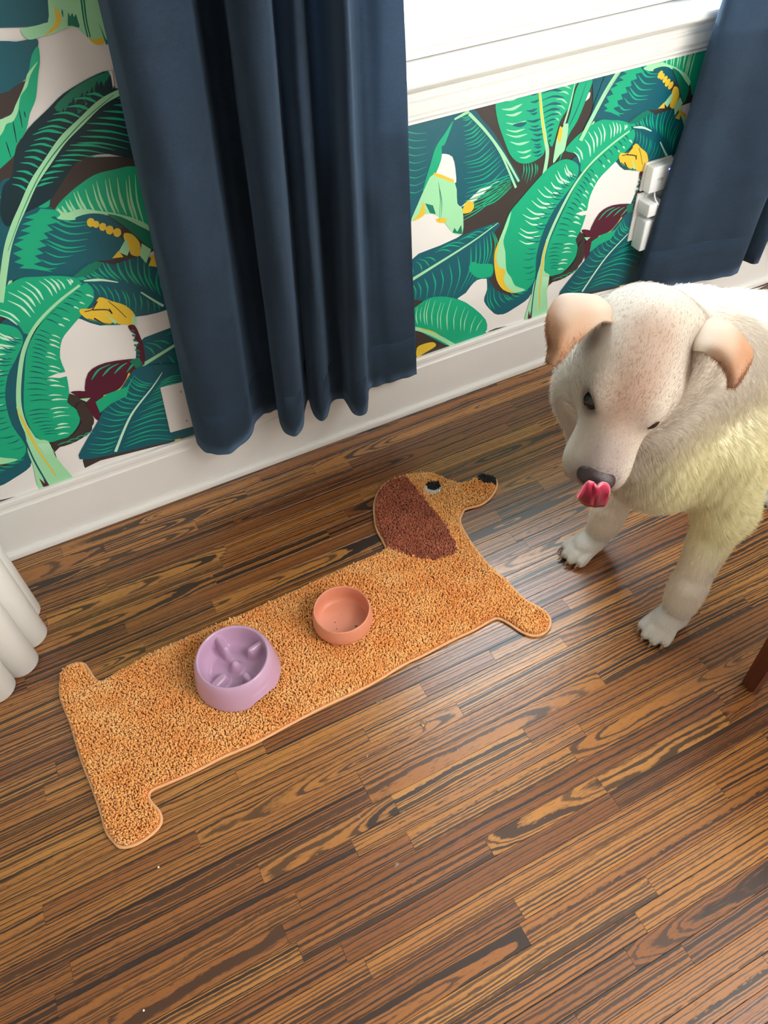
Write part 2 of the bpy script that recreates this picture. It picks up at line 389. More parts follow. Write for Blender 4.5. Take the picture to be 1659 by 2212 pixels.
poly('g', (868,624),(800,660),(725,738),(650,825),(590,900),(560,980),(530,1060),(512,1130),(520,1200),(545,1270),(605,1310),(680,1292),(722,1230),(728,1120),(765,990),(820,880),(880,800),(935,720),(945,660),(915,632))
poly('m', (600,888),(562,980),(532,1055),(515,1130),(528,1230),(560,1290),(612,1308),(672,1292),(620,1270),(600,1230),(575,1190),(570,1100),(560,1040),(585,960))
poly('y', (540,1040),(518,1090),(512,1150),(525,1240),(560,1292),(620,1308),(580,1280),(562,1235),(570,1190),(535,1175),(524,1120))
poly('g', (1230,470),(1190,500),(1100,575),(1010,655),(930,760),(870,880),(815,1000),(785,1080),(770,1180),(795,1222),(860,1205),(918,1145),(942,1085),(930,1035),(955,990),(985,900),(1003,815),(1045,730),(1100,670),(1160,610),(1222,540))
veins('l', [(1190,475),(1080,575),(960,680)], [(1190,440),(1060,420),(890,570)], 13, .22, .85, .0048, -.1, .0)
veins('l', [(935,715),(870,800),(800,920),(745,1060)], [(860,628),(720,745),(610,900),(575,1060)], 15, .12, .72, .0052, .12, -.03)
veins('t', [(935,715),(870,800),(800,920),(735,1080),(715,1240)], [(860,628),(720,745),(610,900),(560,1100),(620,1290)], 22, .0, .35, .003, .1, -.02)
veins('l', [(1180,500),(1000,670),(900,840),(800,1060),(790,1200)], [(1222,545),(1050,730),(985,900),(935,1060),(880,1195)], 22, .5, .86, .0045, .06, .0)
veins('t', [(1180,500),(1000,670),(900,840),(800,1060),(790,1190)], [(1222,545),(1050,730),(985,900),(935,1060),(880,1195)], 30, .03, .5, .0028, .06, .0)
poly('w', (990,885),(960,890),(928,903),(960,912),(988,905), sm=1)
stroke('m', [(1205,478),(1110,550),(1010,642),(930,745),(865,860),(800,1000),(768,1100),(752,1200)], .005, .012)
poly('m', (780,1030),(765,1100),(740,1190),(715,1260),(700,1330),(670,1460),(780,1440),(782,1300),(795,1215),(768,1190))
stroke('t', [(770,1050),(742,1160),(715,1300),(700,1440)], .003, .004); stroke('y', [(778,1040),(762,1140),(748,1250),(742,1390)], .002, .003, .006)
for i in range(5): stroke('l', [(762+i*7,1225),(764+i*6,1280)], .0025, .0005)
poly('r', (683,1440),(690,1395),(695,1425),(700,1400),(704,1440), sm=1)
# fruit bunch, stalk and flower
poly('y', (1150,610),(1160,590),(1195,590),(1235,542),(1262,565),(1292,592),(1300,640),(1278,682),(1245,682),(1225,668),(1200,675),(1160,645))
poly('m', (1222,640),(1210,600),(1235,665),(1225,680), sm=1); poly('m', (1292,640),(1300,650),(1285,690),(1275,680), sm=1)
stroke('k', [(1165,605),(1190,598),(1210,575),(1222,560)], .002, .003); stroke('k', [(1190,600),(1232,605),(1238,625),(1240,600)], .003, .002)
stroke('k', [(1252,565),(1262,600),(1270,650)], .0015, .0015); stroke('h', [(1160,640),(1200,672),(1240,680)], .002, .002, .004)
stroke('r', [(1178,640),(1195,670)], .004, .002)
poly('r', (1278,690),(1258,690),(1255,720),(1262,735),(1248,760),(1255,780),(1235,800),(1240,820),(1215,850),(1235,865),(1252,820),(1262,790),(1272,740))
for i in range(6): poly('h', *[(1262-i*7+5*math.cos(t)*1.2, 715+i*24+7*math.sin(t)) for t in (0,1.2,2.4,3.6,4.8)], sm=1); 
poly('r', (1000,1000),(1050,900),(1120,858),(1220,852),(1228,880),(1185,910),(1150,960),(1100,1008),(1040,1022))
poly('r', (960,985),(1005,988),(1040,1020),(1012,1045),(1000,1095),(980,1145),(972,1080),(985,1030))
for i in range(4): stroke('g', [(1045+i*38,935-i*16+i*i*3),(1085+i*36,890-i*4),(1130+i*25,868)], .001, .001, .005)
poly('h', (1190,860),(1225,845),(1222,880),(1195,905), sm=1); stroke('y', [(1165,918),(1140,960),(1100,998),(1045,1018)], .003, .002, .009)
poly('m', (972,1022),(1005,1022),(985,1040), sm=1)
# bottom right teal leaf
poly('t', (1185,905),(1240,890),(1350,900),(1380,1000),(1340,1150),(1260,1240),(960,1310),(845,1320),(900,1235),(985,1130),(1030,1060),(1100,1000))
poly('g', (1180,925),(1130,985),(1060,1010),(1010,1045),(1000,1100),(1050,1060),(1110,1030),(1140,980), sm=1)
veins('g', [(1215,985),(1090,1120),(960,1300)], [(1180,915),(1030,1060),(870,1290)], 17, .05, .88, .004, .13, .04)
veins('g', [(1215,985),(1090,1120),(960,1300)], [(1330,950),(1310,1100),(1160,1280)], 16, .1, .9, .004, .12, .02)
stroke('l', [(1260,930),(1200,1000),(1080,1130),(962,1300)], .0015, .007)
# dark space between
poly('k', (945,1060),(972,1040),(975,1090),(960,1150),(880,1225),(812,1250),(805,1222),(870,1200),(925,1140))
for i in range(4): stroke('g', [(812+i*30,1240-i*10),(840+i*28,1228-i*12),(868+i*24,1232-i*12)], .001, .001, .003)
# ---- shapes only the left panel shows (above the sill line)
cur = P1
poly('k', (-700,1400),(0,900),(300,1250),(1200,1240),(1500,1400),(1500,1900),(900,2100),(400,2000),(100,1700),(-700,1700), sm=1)
poly('t', (0,2200),(-60,1700),(0,1450),(110,1420),(300,1560),(430,1660),(700,1720),(980,1900),(960,2000),(900,2060),(700,2080),(460,2180),(200,2200))
poly('g', (0,1560),(100,1530),(190,1600),(170,1640),(130,1600),(60,1560),(10,1590), sm=1)
poly('g', (320,1655),(440,1665),(470,1700),(400,1725),(480,1760),(370,1785),(420,1825),(345,1850),(385,1890),(310,1910),(370,1950),(290,1975),(345,2010),(275,2030),(330,2075),(265,2095),(420,2160),(260,2135),(150,2130),(190,2105),(110,2080),(170,2050),(100,2010),(180,1980),(105,1940),(190,1900),(130,1890),(240,1850),(160,1830),(250,1790),(170,1780),(270,1740),(190,1725),(290,1690), sm=1)
veins('g', [(420,1700),(360,1900),(300,2130)], [(760,1760),(740,1960),(440,2140)], 9, .02, .85, .0042, -.14)
poly('g', (300,1560),(350,1500),(445,1485),(400,1570),(385,1640),(310,1645),(292,1600))
poly('g', (440,1650),(560,1520),(740,1390),(900,1345),(1080,1320),(1300,1450),(1300,1900),(1180,1800),(1000,1740),(830,1700),(700,1700),(560,1750),(450,1735))
poly('m', (440,1655),(520,1690),(640,1655),(760,1670),(900,1690),(1060,1730),(1180,1790),(1170,1840),(1050,1780),(900,1720),(760,1695),(680,1700),(590,1745),(455,1735),(480,1700))
veins('m', [(500,1700),(700,1690),(950,1710),(1160,1790)], [(450,1640),(600,1490),(850,1360),(1080,1330)], 15, .0, .86, .0052, .05)
poly('h', (850,1700),(960,1720),(1100,1790),(1200,1850),(1220,1980),(1110,1900),(980,1790))
poly('t', (590,1735),(700,1695),(820,1700),(900,1750),(980,1810),(880,1800),(750,1770))
for (a, b, s) in [(720,1765,1.),(762,1780,.8),(815,1800,.9),(870,1825,1.),(930,1845,1.)]:
    poly('y', *[(a + 33*s*math.cos(t), b + 36*s*math.sin(t)) for t in (.3,1.4,2.4,3.5,4.5,5.5)], sm=2)
poly('y', (985,1850),(1050,1860),(1110,1930),(1110,2030),(1040,2020),(1020,1950),(985,1900)); poly('m', (1125,1930),(1200,1980),(1160,2090),(1110,2030), sm=1)
poly('y', (1215,2010),(1250,2120),(1180,2110), sm=1); poly('m', (1000,1890),(1030,1980),(1010,2030),(940,2000), sm=1); poly('y', (940,1990),(980,2040),(890,2050), sm=1)
# big dark arching leaf
poly('d', (862,560),(700,620),(500,740),(380,860),(220,1020),(125,1190),(110,1240),(90,1400),(20,1480),(0,1700),(60,1800),(180,1700),(300,1640),(420,1560),(520,1400),(640,1260),(860,1220),(1200,1250),(1200,760),(960,700),(905,690))
poly('h', (862,565),(700,628),(560,715),(430,850),(520,900),(620,900),(720,790),(870,640))
veins('d', [(900,720),(760,830),(600,980),(520,1080)], [(860,570),(700,640),(560,730),(440,860)], 13, .2, .75, .012, .12, -.02)
veins('g', [(880,760),(640,960),(480,1120),(330,1340),(200,1560)], [(620,740),(330,960),(190,1130),(110,1300),(60,1480)], 15, .08, .85, .0052, -.12, -.02)
veins('g', [(940,740),(700,920),(520,1120),(380,1300),(260,1500)], [(1250,790),(1180,1000),(1020,1180),(620,1290),(430,1450)], 17, .12, .92, .0048, .05, .0)
stroke('m', [(1160,640),(935,735),(790,820),(640,965),(495,1110),(370,1290),(265,1450),(180,1640),(110,1800),(60,1960),(30,2150),(0,2400)], .009, .012, .013)
stroke('h', [(900,750),(640,975),(370,1295),(200,1620),(60,1990)], .0008, .0008, .002)
poly('w', (855,555),(880,600),(895,700),(905,650),(890,560), sm=1)
# left dark masses and pale flower at the top
poly('t', (-700,330),(0,320),(130,325),(280,300),(300,360),(240,500),(200,620),(100,700),(0,760),(-700,900))
poly('k', (-700,900),(0,740),(100,690),(190,640),(200,700),(100,880),(0,940),(-700,1200))
poly('g', (300,360),(315,480),(300,600),(282,780),(235,900),(205,1030),(130,1150),(110,1230),(60,1280),(0,1335),(-60,1380),(-80,1150),(20,1040),(100,880),(180,700),(225,560),(250,430))
poly('m', (300,480),(215,580),(200,640),(170,720),(120,830),(80,910),(-60,980),(-80,1150),(10,1060),(50,980),(100,960),(140,880),(160,760),(210,690),(240,590))
for a, b in [((150,870),(175,1010)),((100,960),(130,1130)),((45,1120),(85,1250)),((190,880),(200,930))]: stroke('d', [a, b], .001, .001, .0022)
poly('t', (-700,-400),(385,-400),(385,120),(345,175),(230,205),(0,215),(-700,230))
poly('m', (390,-400),(385,120),(350,178),(230,208),(168,225),(172,262),(230,310),(330,285),(420,262),(500,225),(570,208),(620,225),(690,290),(790,350),(830,320),(860,330),(840,100),(800,-400))
poly('y', (428,55),(470,90),(485,140),(465,200),(430,235),(350,278),(420,200),(440,130)); poly('y', (692,288),(740,310),(820,292),(815,345),(770,352),(730,330))
poly('h', (538,90),(555,125),(570,95),(585,130),(600,105),(630,200),(625,215),(570,200),(535,200), sm=1)
stroke('h', [(620,-200),(660,130),(695,290)], .003, .002); stroke('h', [(645,-200),(680,130),(715,290)], .003, .002)
stroke('h', [(490,70),(497,130)], .001, .001, .003); poly('h', (780,170),(835,300),(870,340),(840,350), sm=1)

# ink layers -> one sheet, repeated every PER metres, cut to the papered wall areas
V, Fc, Mi = [], [], []
for li, (c, P, kind, leftonly) in enumerate(shapes):
    lay = .000006*li
    if kind == 'p': tris = tessellate_polygon([[Vector((p[0], p[1], 0)) for p in P]])
    else:
        n = len(P)//2; tris = []
        for i in range(n-1): tris += [(i, i+1, 2*n-1-i), (i+1, 2*n-2-i, 2*n-1-i)]
    x0, x1 = P[:,0].min(), P[:,0].max()
    for kk in range(-6, 7):
        s = kk*PER
        if x1+s < XL or x0+s > XR: continue
        cxm = (x0+x1)/2+s
        if leftonly is P1 and kk >= 1 and 1.0 < cxm < 1.66 and P[:,1].mean() < .95: continue
        if leftonly is P3 and kk != 0 and 1.04 < cxm < 1.80 and P[:,1].mean() < .9 and x1-x0 < .6: continue
        for dz in (0., 1.06):
            o = len(V); V += [(p[0]+s, -.0012-lay - (kk % 2)*.000003, p[1]+dz) for p in P]
            for t in tris: Fc.append((t[0]+o, t[1]+o, t[2]+o)); Mi.append(keys.index(c))
wm = bpy.data.meshes.new('print'); wm.from_pydata(V, [], Fc); wm.update(); wm.polygons.foreach_set('material_index', Mi)
out = bmesh.new()
for x0, x1, z0, z1 in rects:
    q = bmesh.new(); q.from_mesh(wm)
    for co, no in (((x0,0,0),(-1,0,0)), ((x1,0,0),(1,0,0)), ((0,0,z0),(0,0,-1)), ((0,0,min(z1,CZ)),(0,0,1))):
        bmesh.ops.bisect_plane(q, geom=q.verts[:]+q.edges[:]+q.faces[:], plane_co=co, plane_no=no, clear_outer=True)
    box(q, x0, x1, -.0010, .0, max(z0, .1), z1)
    q.faces.ensure_lookup_table()
    tmp = bpy.data.meshes.new('t'); q.to_mesh(tmp); q.free(); out.from_mesh(tmp)
me = bpy.data.meshes.new('wallpaper'); out.to_mesh(me); out.free()
wp = link('wallpaper', me, inkm, wall_back)
wp['label'] = 'green banana leaf print with yellow fruit and maroon flowers'

# ------------------------------------------------------------------ baseboard, window trim
def extrude_profile(name, prof, x0, x1, m, parent=None):
    bm = bmesh.new(); a = [bm.verts.new((x0, y, z)) for y, z in prof]; b = [bm.verts.new((x1, y, z)) for y, z in prof]
    n = len(prof)
    for i in range(n): bm.faces.new((a[i], a[(i+1)%n], b[(i+1)%n], b[i]))
    bm.faces.new(a[::-1]); bm.faces.new(b)
    return obj(name, bm, m, parent)
def arc(cx, cz, r, a0, a1, n=6): return [(cx + r*math.cos(math.radians(a0+(a1-a0)*i/n)), cz + r*math.sin(math.radians(a0+(a1-a0)*i/n))) for i in range(n+1)]
bb = empty('baseboard_back', (0,0,0)); tag(bb, 'tall white painted baseboard along the wallpapered wall', kind='structure')
extrude_profile('board', [(0,.0005),(-.014,.0005),(-.014,.138)] + [(0,.138)], XL, XR, M_TRIM, bb)
extrude_profile('cap_moulding', [(0,.1385)] + [(-.0165,.1385),(-.0165,.146),(-.013,.149),(-.012,.155),(-.0125,.162)] + arc(-.0065,.168,.0055,180,90) + [(0,.1735)], XL, XR, M_TRIM, bb)
extrude_profile('shoe_moulding', [(-.0142,.0005)] + [(-.027,.0005),(-.027,.006)] + arc(-.0142,.008,.0125,180,90) , XL, XR, M_TRIM, bb)
for nm, lab in (('left','white baseboard of the left wall'),('right','white baseboard of the right wall')):
    q = bmesh.new(); xa = XL if nm == 'left' else XR-.014
    box(q, xa, xa+.014, YB, -.03, .0005, .16); o = obj('baseboard_'+nm, q, M_TRIM); tag(o, lab, kind='structure')

win = empty('window_1', (1.5,0,.9)); tag(win, 'bright white wooden sash window above a moulded sill', kind='structure')
def wpart(o): o.location -= win.location; return o
# apron with stepped beads
wpart(extrude_profile('apron', [(-.0030,.797),(-.010,.797),(-.010,.802),(-.0055,.8035),(-.0055,.8065),(-.013,.808),(-.013,.813),(-.007,.8155),(-.007,.819),(-.015,.822),(-.016,.842),(-.009,.845),(-.009,.849),(-.0145,.852),(-.0145,.862)] + arc(-.0145,.872,.010,270,180) + [(-.0265,.8745),(-.0265,.878),(-.0030,.878)], WX0-.12, WX1+.12, M_TRIM, win))
wpart(extrude_profile('window_stool', [(.05,.878),(-.040,.878)] + arc(-.040,.8895,.0115,270,90,8) + [(.05,.901)], WX0-.14, WX1+.14, M_TRIM, win))
for x in (WX0-.10, WX1):
    q = bmesh.new(); box(q, x, x+.10, -.018, -.0013, .9015, WZ1+.1, .004); wpart(obj('window_casing', q, M_TRIM, win))
q = bmesh.new(); box(q, WX0, WX1, -.018, -.0013, WZ1, WZ1+.1, .004); wpart(obj('window_casing', q, M_TRIM, win))
# jamb liner and sloped outer sill
q = bmesh.new()
box(q, WX0, WX0+.012, .0, .12, .9015, WZ1); box(q, WX1-.012, WX1, .0, .12, .9015, WZ1); box(q, WX0+.012, WX1-.012, .0, .12, WZ1-.012, WZ1)
wpart(obj('window_jamb', q, M_TRIM, win))
sash = empty('window_sash', (0,0,0)); sash.parent = win
a, b = WX0+.013, WX1-.013
q = bmesh.new()
box(q, a, b, .050, .085, .9015, .962, .004); box(q, a, b, .042, .052, .902, .918, .003); box(q, a, b, .045, .085, 1.50, 1.54, .003)
box(q, a, a+.045, .050, .085, .962, WZ1-.013, .003); box(q, b-.045, b, .050, .085, .962, WZ1-.013, .003); box(q, a, b, .050, .085, WZ1-.06, WZ1-.013, .003)
wpart(obj('sash_frame', q, M_TRIM, sash))
gm = mat('window_glass', (1,1,1), .0, IOR=1.45); N = NT(gm)
N.n.remove(N.b); tr_ = N('ShaderNodeBsdfTransparent', {0: (.96,.98,.97,1)}); gl_ = N('ShaderNodeBsdfGlossy', {'Roughness': .01}); lw_ = N('ShaderNodeLayerWeight', {0: .5}); fr_ = N('ShaderNodeMath', {0: N.m('POWER', lw_.outputs['Facing'], 5.), 1: .9, 2: .03}, operation='MULTIPLY_ADD')
mx_ = N('ShaderNodeMixShader', {0: fr_.outputs[0], 1: tr_.outputs[0], 2: gl_.outputs[0]}); N.t.links.new(mx_.outputs[0], [q_ for q_ in N.n if q_.type == 'OUTPUT_MATERIAL'][0].inputs[0])
for z0, z1 in ((.962,1.50),(1.54,WZ1-.06)):
    q = bmesh.new(); box(q, a+.045, b-.045, .067, .070, z0, z1); wpart(obj('pane', q, gm, sash))
    
# ------------------------------------------------------------------ curtains
def cloth_mat(name, col, weave=1400):
    m = mat(name, col, .95); N = NT(m); tc = N('ShaderNodeTexCoord').outputs['Object']
    sp = N('ShaderNodeSeparateXYZ', {0: tc})
    v1 = N('ShaderNodeCombineXYZ', {0: N.m('MULTIPLY', sp.outputs[0], 900.), 1: N.m('MULTIPLY', sp.outputs[1], 900.), 2: N.m('MULTIPLY', sp.outputs[2], 60.)})
    v2 = N('ShaderNodeCombineXYZ', {0: N.m('MULTIPLY', sp.outputs[0], 60.), 1: N.m('MULTIPLY', sp.outputs[1], 60.), 2: N.m('MULTIPLY', sp.outputs[2], 900.)})
    n1 = N('ShaderNodeTexNoise', {'Vector': v1.outputs[0], 'Scale': 1., 'Detail': 2.}).outputs['Fac']; n2 = N('ShaderNodeTexNoise', {'Vector': v2.outputs[0], 'Scale': 1., 'Detail': 2.}).outputs['Fac']
    wv = N.m('ADD', n1, n2)
    big = N('ShaderNodeTexNoise', {'Vector': tc, 'Scale': 14., 'Detail': 4.}).outputs['Fac']
    lint = N('ShaderNodeTexNoise', {'Vector': tc, 'Scale': 70., 'Detail': 5., 'Roughness': .7}).outputs['Fac']
    f = N('ShaderNodeMapRange', {0: N.m('ADD', wv, N.m('MULTIPLY', big, .6)), 1: 1.0, 2: 1.7, 3: 0., 4: 1.}).outputs[0]
    c = N.mix(f, tuple(x*.72 for x in col), tuple(x*1.45 for x in col))
    c = N.mix(N('ShaderNodeMapRange', {0: lint, 1: .66, 2: .8, 3: 0., 4: .35}).outputs[0], c, (.16,.18,.21))
    N.to(c, 'Base Color'); N.bump(wv, .35, .0006)
    N.b.inputs['Sheen Weight'].default_value = .45; N.b.inputs['Sheen Roughness'].default_value = .4; N.b.inputs['Sheen Tint'].default_value = (.30,.52,.85,1)
    tr = N('ShaderNodeBsdfTranslucent', {'Color': (.20,.27,.36,1)}); mx = N('ShaderNodeMixShader', {0: .22, 1: N.b.outputs[0], 2: tr.outputs[0]})
    out = [n for n in N.n if n.type == 'OUTPUT_MATERIAL'][0]; N.t.links.new(mx.outputs[0], out.inputs[0]); return m
M_CURT = cloth_mat('navy_blue_linen_velvet', (.018,.038,.068))
HEM = .186
def sheet(name, bot, top, parent, zs, m):
    """bot, top: arrays of (x,y) cross sections; ruled between z=HEM and zs top with slight waviness"""
    B = crom(bot, 6); T = crom(top, 6); n = len(B); rows = 46; V = []
    for j in range(rows+1):
        s = j/rows; z = HEM + (zs-HEM)*s; f = (z-HEM)/(1.0)
        for i in range(n):
            p = B[i]*(1-f) + T[i]*f
            w = .0022*math.sin(z*9+i*.35) + .0016*math.sin(z*23+i*.21+2)
            V.append((p[0]+w*.6, min(p[1]+w, -.021), z + (.0012*math.sin(i*.9) if j == 0 else 0)))
    Fq = [(j*n+i, j*n+i+1, (j+1)*n+i+1, (j+1)*n+i) for j in range(rows) for i in range(n-1)]
    me = bpy.data.meshes.new(name); me.from_pydata(V, [], Fq); me.update()
    o = link(name, me, m, parent, True)
    md = o.modifiers.new('thickness', 'SOLIDIFY'); md.thickness = .0022; md.offset = 1
    # hem fold: a second layer of cloth along the bottom
    hr = 3
    Hm = [(V[j*n+i][0], V[j*n+i][1]-.0030, V[j*n+i][2]) for j in range(hr+1) for i in range(n)]
    Hf = [(j*n+i, j*n+i+1, (j+1)*n+i+1, (j+1)*n+i) for j in range(hr) for i in range(n-1)]
    me = bpy.data.meshes.new('hem'); me.from_pydata(Hm, [], Hf); me.update(); h = link('hem', me, m, o, True)
    md = h.modifiers.new('thickness', 'SOLIDIFY'); md.thickness = .0012; md.offset = 0
    return o
cps = [(421,940,215),(428,958,219),(444,975,228),(462,980,246),(490,978,300),(516,963,355),(541,942,405),(549,915,414),(561,893,424),(580,886,450),(598,880,484),
       (603,900,489),(608,922,497),(622,936,525),(643,936,568),(654,918,582),(657,885,586),(666,860,592),(674,884,606),(686,902,622),(702,904,640),(709,888,651),(716,866,656),
       (738,858,684),(751,872,714),(765,892,732),(789,893,748),(794,866,752),(797,838,762),(820,830,786),(846,825,818),(878,814,850),(899,807,871)]
bot, top = [], []
for u, v, t in cps:
    p = U(u, v, 2, HEM); yb = min(p[1], -.028); yt = -.066 + (yb+.028)*1.9
    q = U(t, 0, 1, yt - .0); f = (q[2]-HEM)/1.0
    bx = p[0]; xt = bx + (q[0]-bx)/f; yy = yb + (yt-yb)/f
    bot.append((bx, yb)); top.append((xt, yy))
cl = empty('curtain', (.8,-.08,HEM)); tag(cl, 'long dark navy curtain left of the window with deep vertical folds', 'curtain')
o = sheet('curtain_cloth', np.array(bot), np.array(top), None, 2.22, M_CURT); o.parent = cl; o.location = (-.8,.08,-HEM)
cr = empty('curtain', (2.2,-.08,HEM)); tag(cr, 'navy curtain right of the window hanging behind the white dog', 'curtain')
rb = [(1.866,-.045),(1.870,-.060),(1.896,-.075),(1.93,-.085),(2.0,-.088),(2.06,-.105),(2.12,-.125),(2.17,-.128),(2.195,-.115),(2.20,-.07),(2.21,-.045),(2.235,-.05),(2.25,-.10),(2.27,-.115),(2.29,-.10),(2.30,-.05),(2.35,-.04),(2.42,-.045),(2.45,-.10),(2.50,-.12),(2.54,-.09),(2.56,-.045),(2.62,-.05)]
rt = [(x+.035 - (x-1.84)*.04, y-.05) for x, y in rb]
o = sheet('curtain_cloth', np.array(rb), np.array(rt), None, 2.22, M_CURT); o.parent = cr; o.location = (-2.2,.08,-HEM)
rod = bmesh.new(); tube(rod, [(.35,-.12,2.26),(2.9,-.12,2.26)], .011, 16)
ro = obj('curtain_rod', rod, mat('brushed_brass', (.5,.4,.2), .3, Metallic=1.0), smooth=True); tag(ro, 'slim brass curtain rod above the window', 'curtain rod')
mbr = mat('brushed_brass_bracket', (.5,.4,.2), .3, Metallic=1.0)
for x in (.45, 1.5, 2.8):
    q = bmesh.new(); tube(q, [(x,-.003,2.30),(x,-.03,2.30),(x,-.12,2.272)], .007, 8); obj('rod_bracket', q, mbr, ro)

# ------------------------------------------------------------------ wall fittings
M_PLAS = mat('white_plastic', (.76,.75,.73), .35); M_PLAS2 = mat('cool_white_plastic', (.82,.84,.85), .3)
cpt = U(343,838,1,-.004); 
pl = empty('blank_outlet_plate', (.478,-.0035,.278)); tag(pl, 'white blank wall plate on the wallpaper beside the left curtain', 'wall plate')
q = bmesh.new(); box(q, 0, .115, -.005, .0, -.069, .069, .002); po = obj('plate', q, M_PLAS, pl); pl.rotation_euler = (0, math.radians(4.5), 0)
for z in (.045,-.045):
    q = bmesh.new(); tube(q, [(.045,-.0048,z),(.045,-.0062,z)], .0032, 10); obj('screw', q, mat('painted_screw', (.5,.48,.45), .4), pl)
ps = empty('wall_outlet', (1.893,-.0035,.428)); tag(ps, 'white wall outlet plate half hidden behind the right curtain', 'outlet')
q = bmesh.new(); box(q, -.055, .06, -.006, 0, -.10, .04, .002); obj('cover_plate', q, M_PLAS, ps)
q = bmesh.new()
box(q, -.03, .03, -.0085, -.0062, -.005, .035, .001); box(q, -.03, .03, -.0085, -.0062, -.06, -.02, .001); obj('socket', q, M_PLAS2, ps)
ch = empty('wireless_chime', (1.886,-.0035,.512)); tag(ch, 'white square plug-in doorbell chime with blue light at the right curtain', 'doorbell chime')
q = bmesh.new(); box(q, -.042, .042, -.036, -.008, -.034, .036, .0035); obj('housing', q, M_PLAS2, ch, True)
q = bmesh.new(); box(q, -.044, .044, -.0079, -.0, -.038, .038, .002); obj('back_shell', q, M_PLAS, ch)
q = bmesh.new(); tube(q, [(.012,-.0358,.022),(.012,-.0368,.022)], .0022, 10)
led = mat('blue_led', (.05,.1,1), .3); led.node_tree.nodes['Principled BSDF'].inputs['Emission Color'].default_value = (.1,.15,1,1); led.node_tree.nodes['Principled BSDF'].inputs['Emission Strength'].default_value = 6
obj('status_light', q, led, ch)
tcv = bpy.data.curves.new('ringtext', 'FONT'); tcv.body = 'ring'; tcv.size = .013; tcv.extrude = .0002; tcv.align_x = 'CENTER'
to = bpy.data.objects.new('t', tcv); COL.objects.link(to); dg = bpy.context.evaluated_depsgraph_get(); tm = bpy.data.meshes.new_from_object(to.evaluated_get(dg)); bpy.data.objects.remove(to)
lo = link('logo_lettering', tm, mat('grey_print', (.28,.28,.30), .5), ch); lo.rotation_euler = (math.pi/2,0,0); lo.location = (-.011,-.0363,-.002)
ad = empty('plug_adapter', (1.866,-.0095,.436)); tag(ad, 'small white cube charger plugged below the doorbell chime', 'charger')
q = bmesh.new(); box(q, -.022, .028, -.046, 0, -.018, .018, .003); obj('housing', q, M_PLAS2, ad, True)
q = bmesh.new(); box(q, .008, .018, -.0475, -.0455, -.004, .004, .0006); obj('port', q, mat('port_grey', (.3,.3,.3), .5), ad)
ad2 = empty('plug_adapter', (1.878,-.0095,.358)); tag(ad2, 'tall white power adapter at the bottom of the wall outlet', 'charger')
q = bmesh.new(); box(q, -.028, .03, -.040, 0, -.045, .045, .004); obj('housing', q, M_PLAS2, ad2, True)
q = bmesh.new(); P = crom([(1.874,-.030,.477),(1.868,-.045,.462),(1.876,-.060,.448),(1.892,-.062,.452),(1.900,-.055,.470),(1.905,-.040,.478)], 6); tube(q, P, .0022, 8)
cb = obj('charging_cable', q, M_PLAS2, smooth=True); tag(cb, 'short white cable looped under the doorbell chime', 'cable')

# ------------------------------------------------------------------ fluted white pedestal (left edge)
fp = empty('fluted_pedestal', (-.135,-.245,0)); tag(fp, 'white round fluted pedestal at the left edge beside the baseboard', 'pedestal')
M_FL = mat('matte_white_lacquer', (.80,.81,.78), .45)
NF = 13; RC = .148; rf = .0385; 
for i in range(NF):
    an = math.radians(-12) - 2*math.pi*i/NF
    q = bmesh.new(); cx, cy = RC*math.cos(an), RC*math.sin(an)
    lathe(q, [(0,.001),(rf-.004,.001),(rf,.005),(rf,.46),(rf-.004,.464),(0,.464)], 28)
    for v in q.verts: v.co.x += cx; v.co.y += cy
    obj('flute', q, M_FL, fp, True)
q = bmesh.new(); lathe(q, [(0,.003),(RC-.01,.003),(RC-.01,.46),(0,.46)], 48); obj('core', q, M_FL, fp)
q = bmesh.new(); lathe(q, [(0,.4645),(.17,.4645),(.174,.469),(.174,.484),(.17,.4885),(0,.4885)], 64); obj('table_top', q, M_FL, fp, True)
for o in fp.children:
    if o.name.startswith('flute'):
        pass

# ------------------------------------------------------------------ chair whose leg enters at the right edge
CHX, CHY = 1.362, -1.128
chair = empty('dining_chair', (CHX+.2, CHY-.2, 0)); tag(chair, 'dark red-brown wooden chair with one leg tip showing at the right edge', 'chair')
mw = mat('mahogany_stain', (.10,.022,.010), .35); N = NT(mw); tc = N('ShaderNodeTexCoord').outputs['Object']
n = N('ShaderNodeTexNoise', {'Vector': N('ShaderNodeMapping', {'Vector': tc, 'Scale': (60,60,4)}).outputs[0], 'Scale': 2., 'Detail': 4.}).outputs['Fac']; N.to(N.mix(n, (.06,.012,.006), (.15,.036,.014)), 'Base Color')
def leg(x, y, h):
    q = bmesh.new(); r = bmesh.ops.create_cube(q, size=1)
    for v in r['verts']:
        t = .030 if v.co.z < 0 else .044
        v.co = Vector((x + v.co.x*t, y + v.co.y*t, .0005 if v.co.z < 0 else h))
    bmesh.ops.bevel(q, geom=q.edges[:], offset=.002, segments=2, affect='EDGES'); return q
for sx, sy, h in ((-1,1,.43),(1,1,.43),(-1,-1,.43),(1,-1,.43)): obj('leg', leg(sx*.2, sy*.2, h), mw, chair)
q = bmesh.new(); box(q, -.235,.235,-.235,.235,.43,.46,.008); obj('seat', q, mw, chair)
q = bmesh.new(); box(q, .19,.225,-.22,.22,.461,.95,.01); obj('backrest', q, mw, chair)

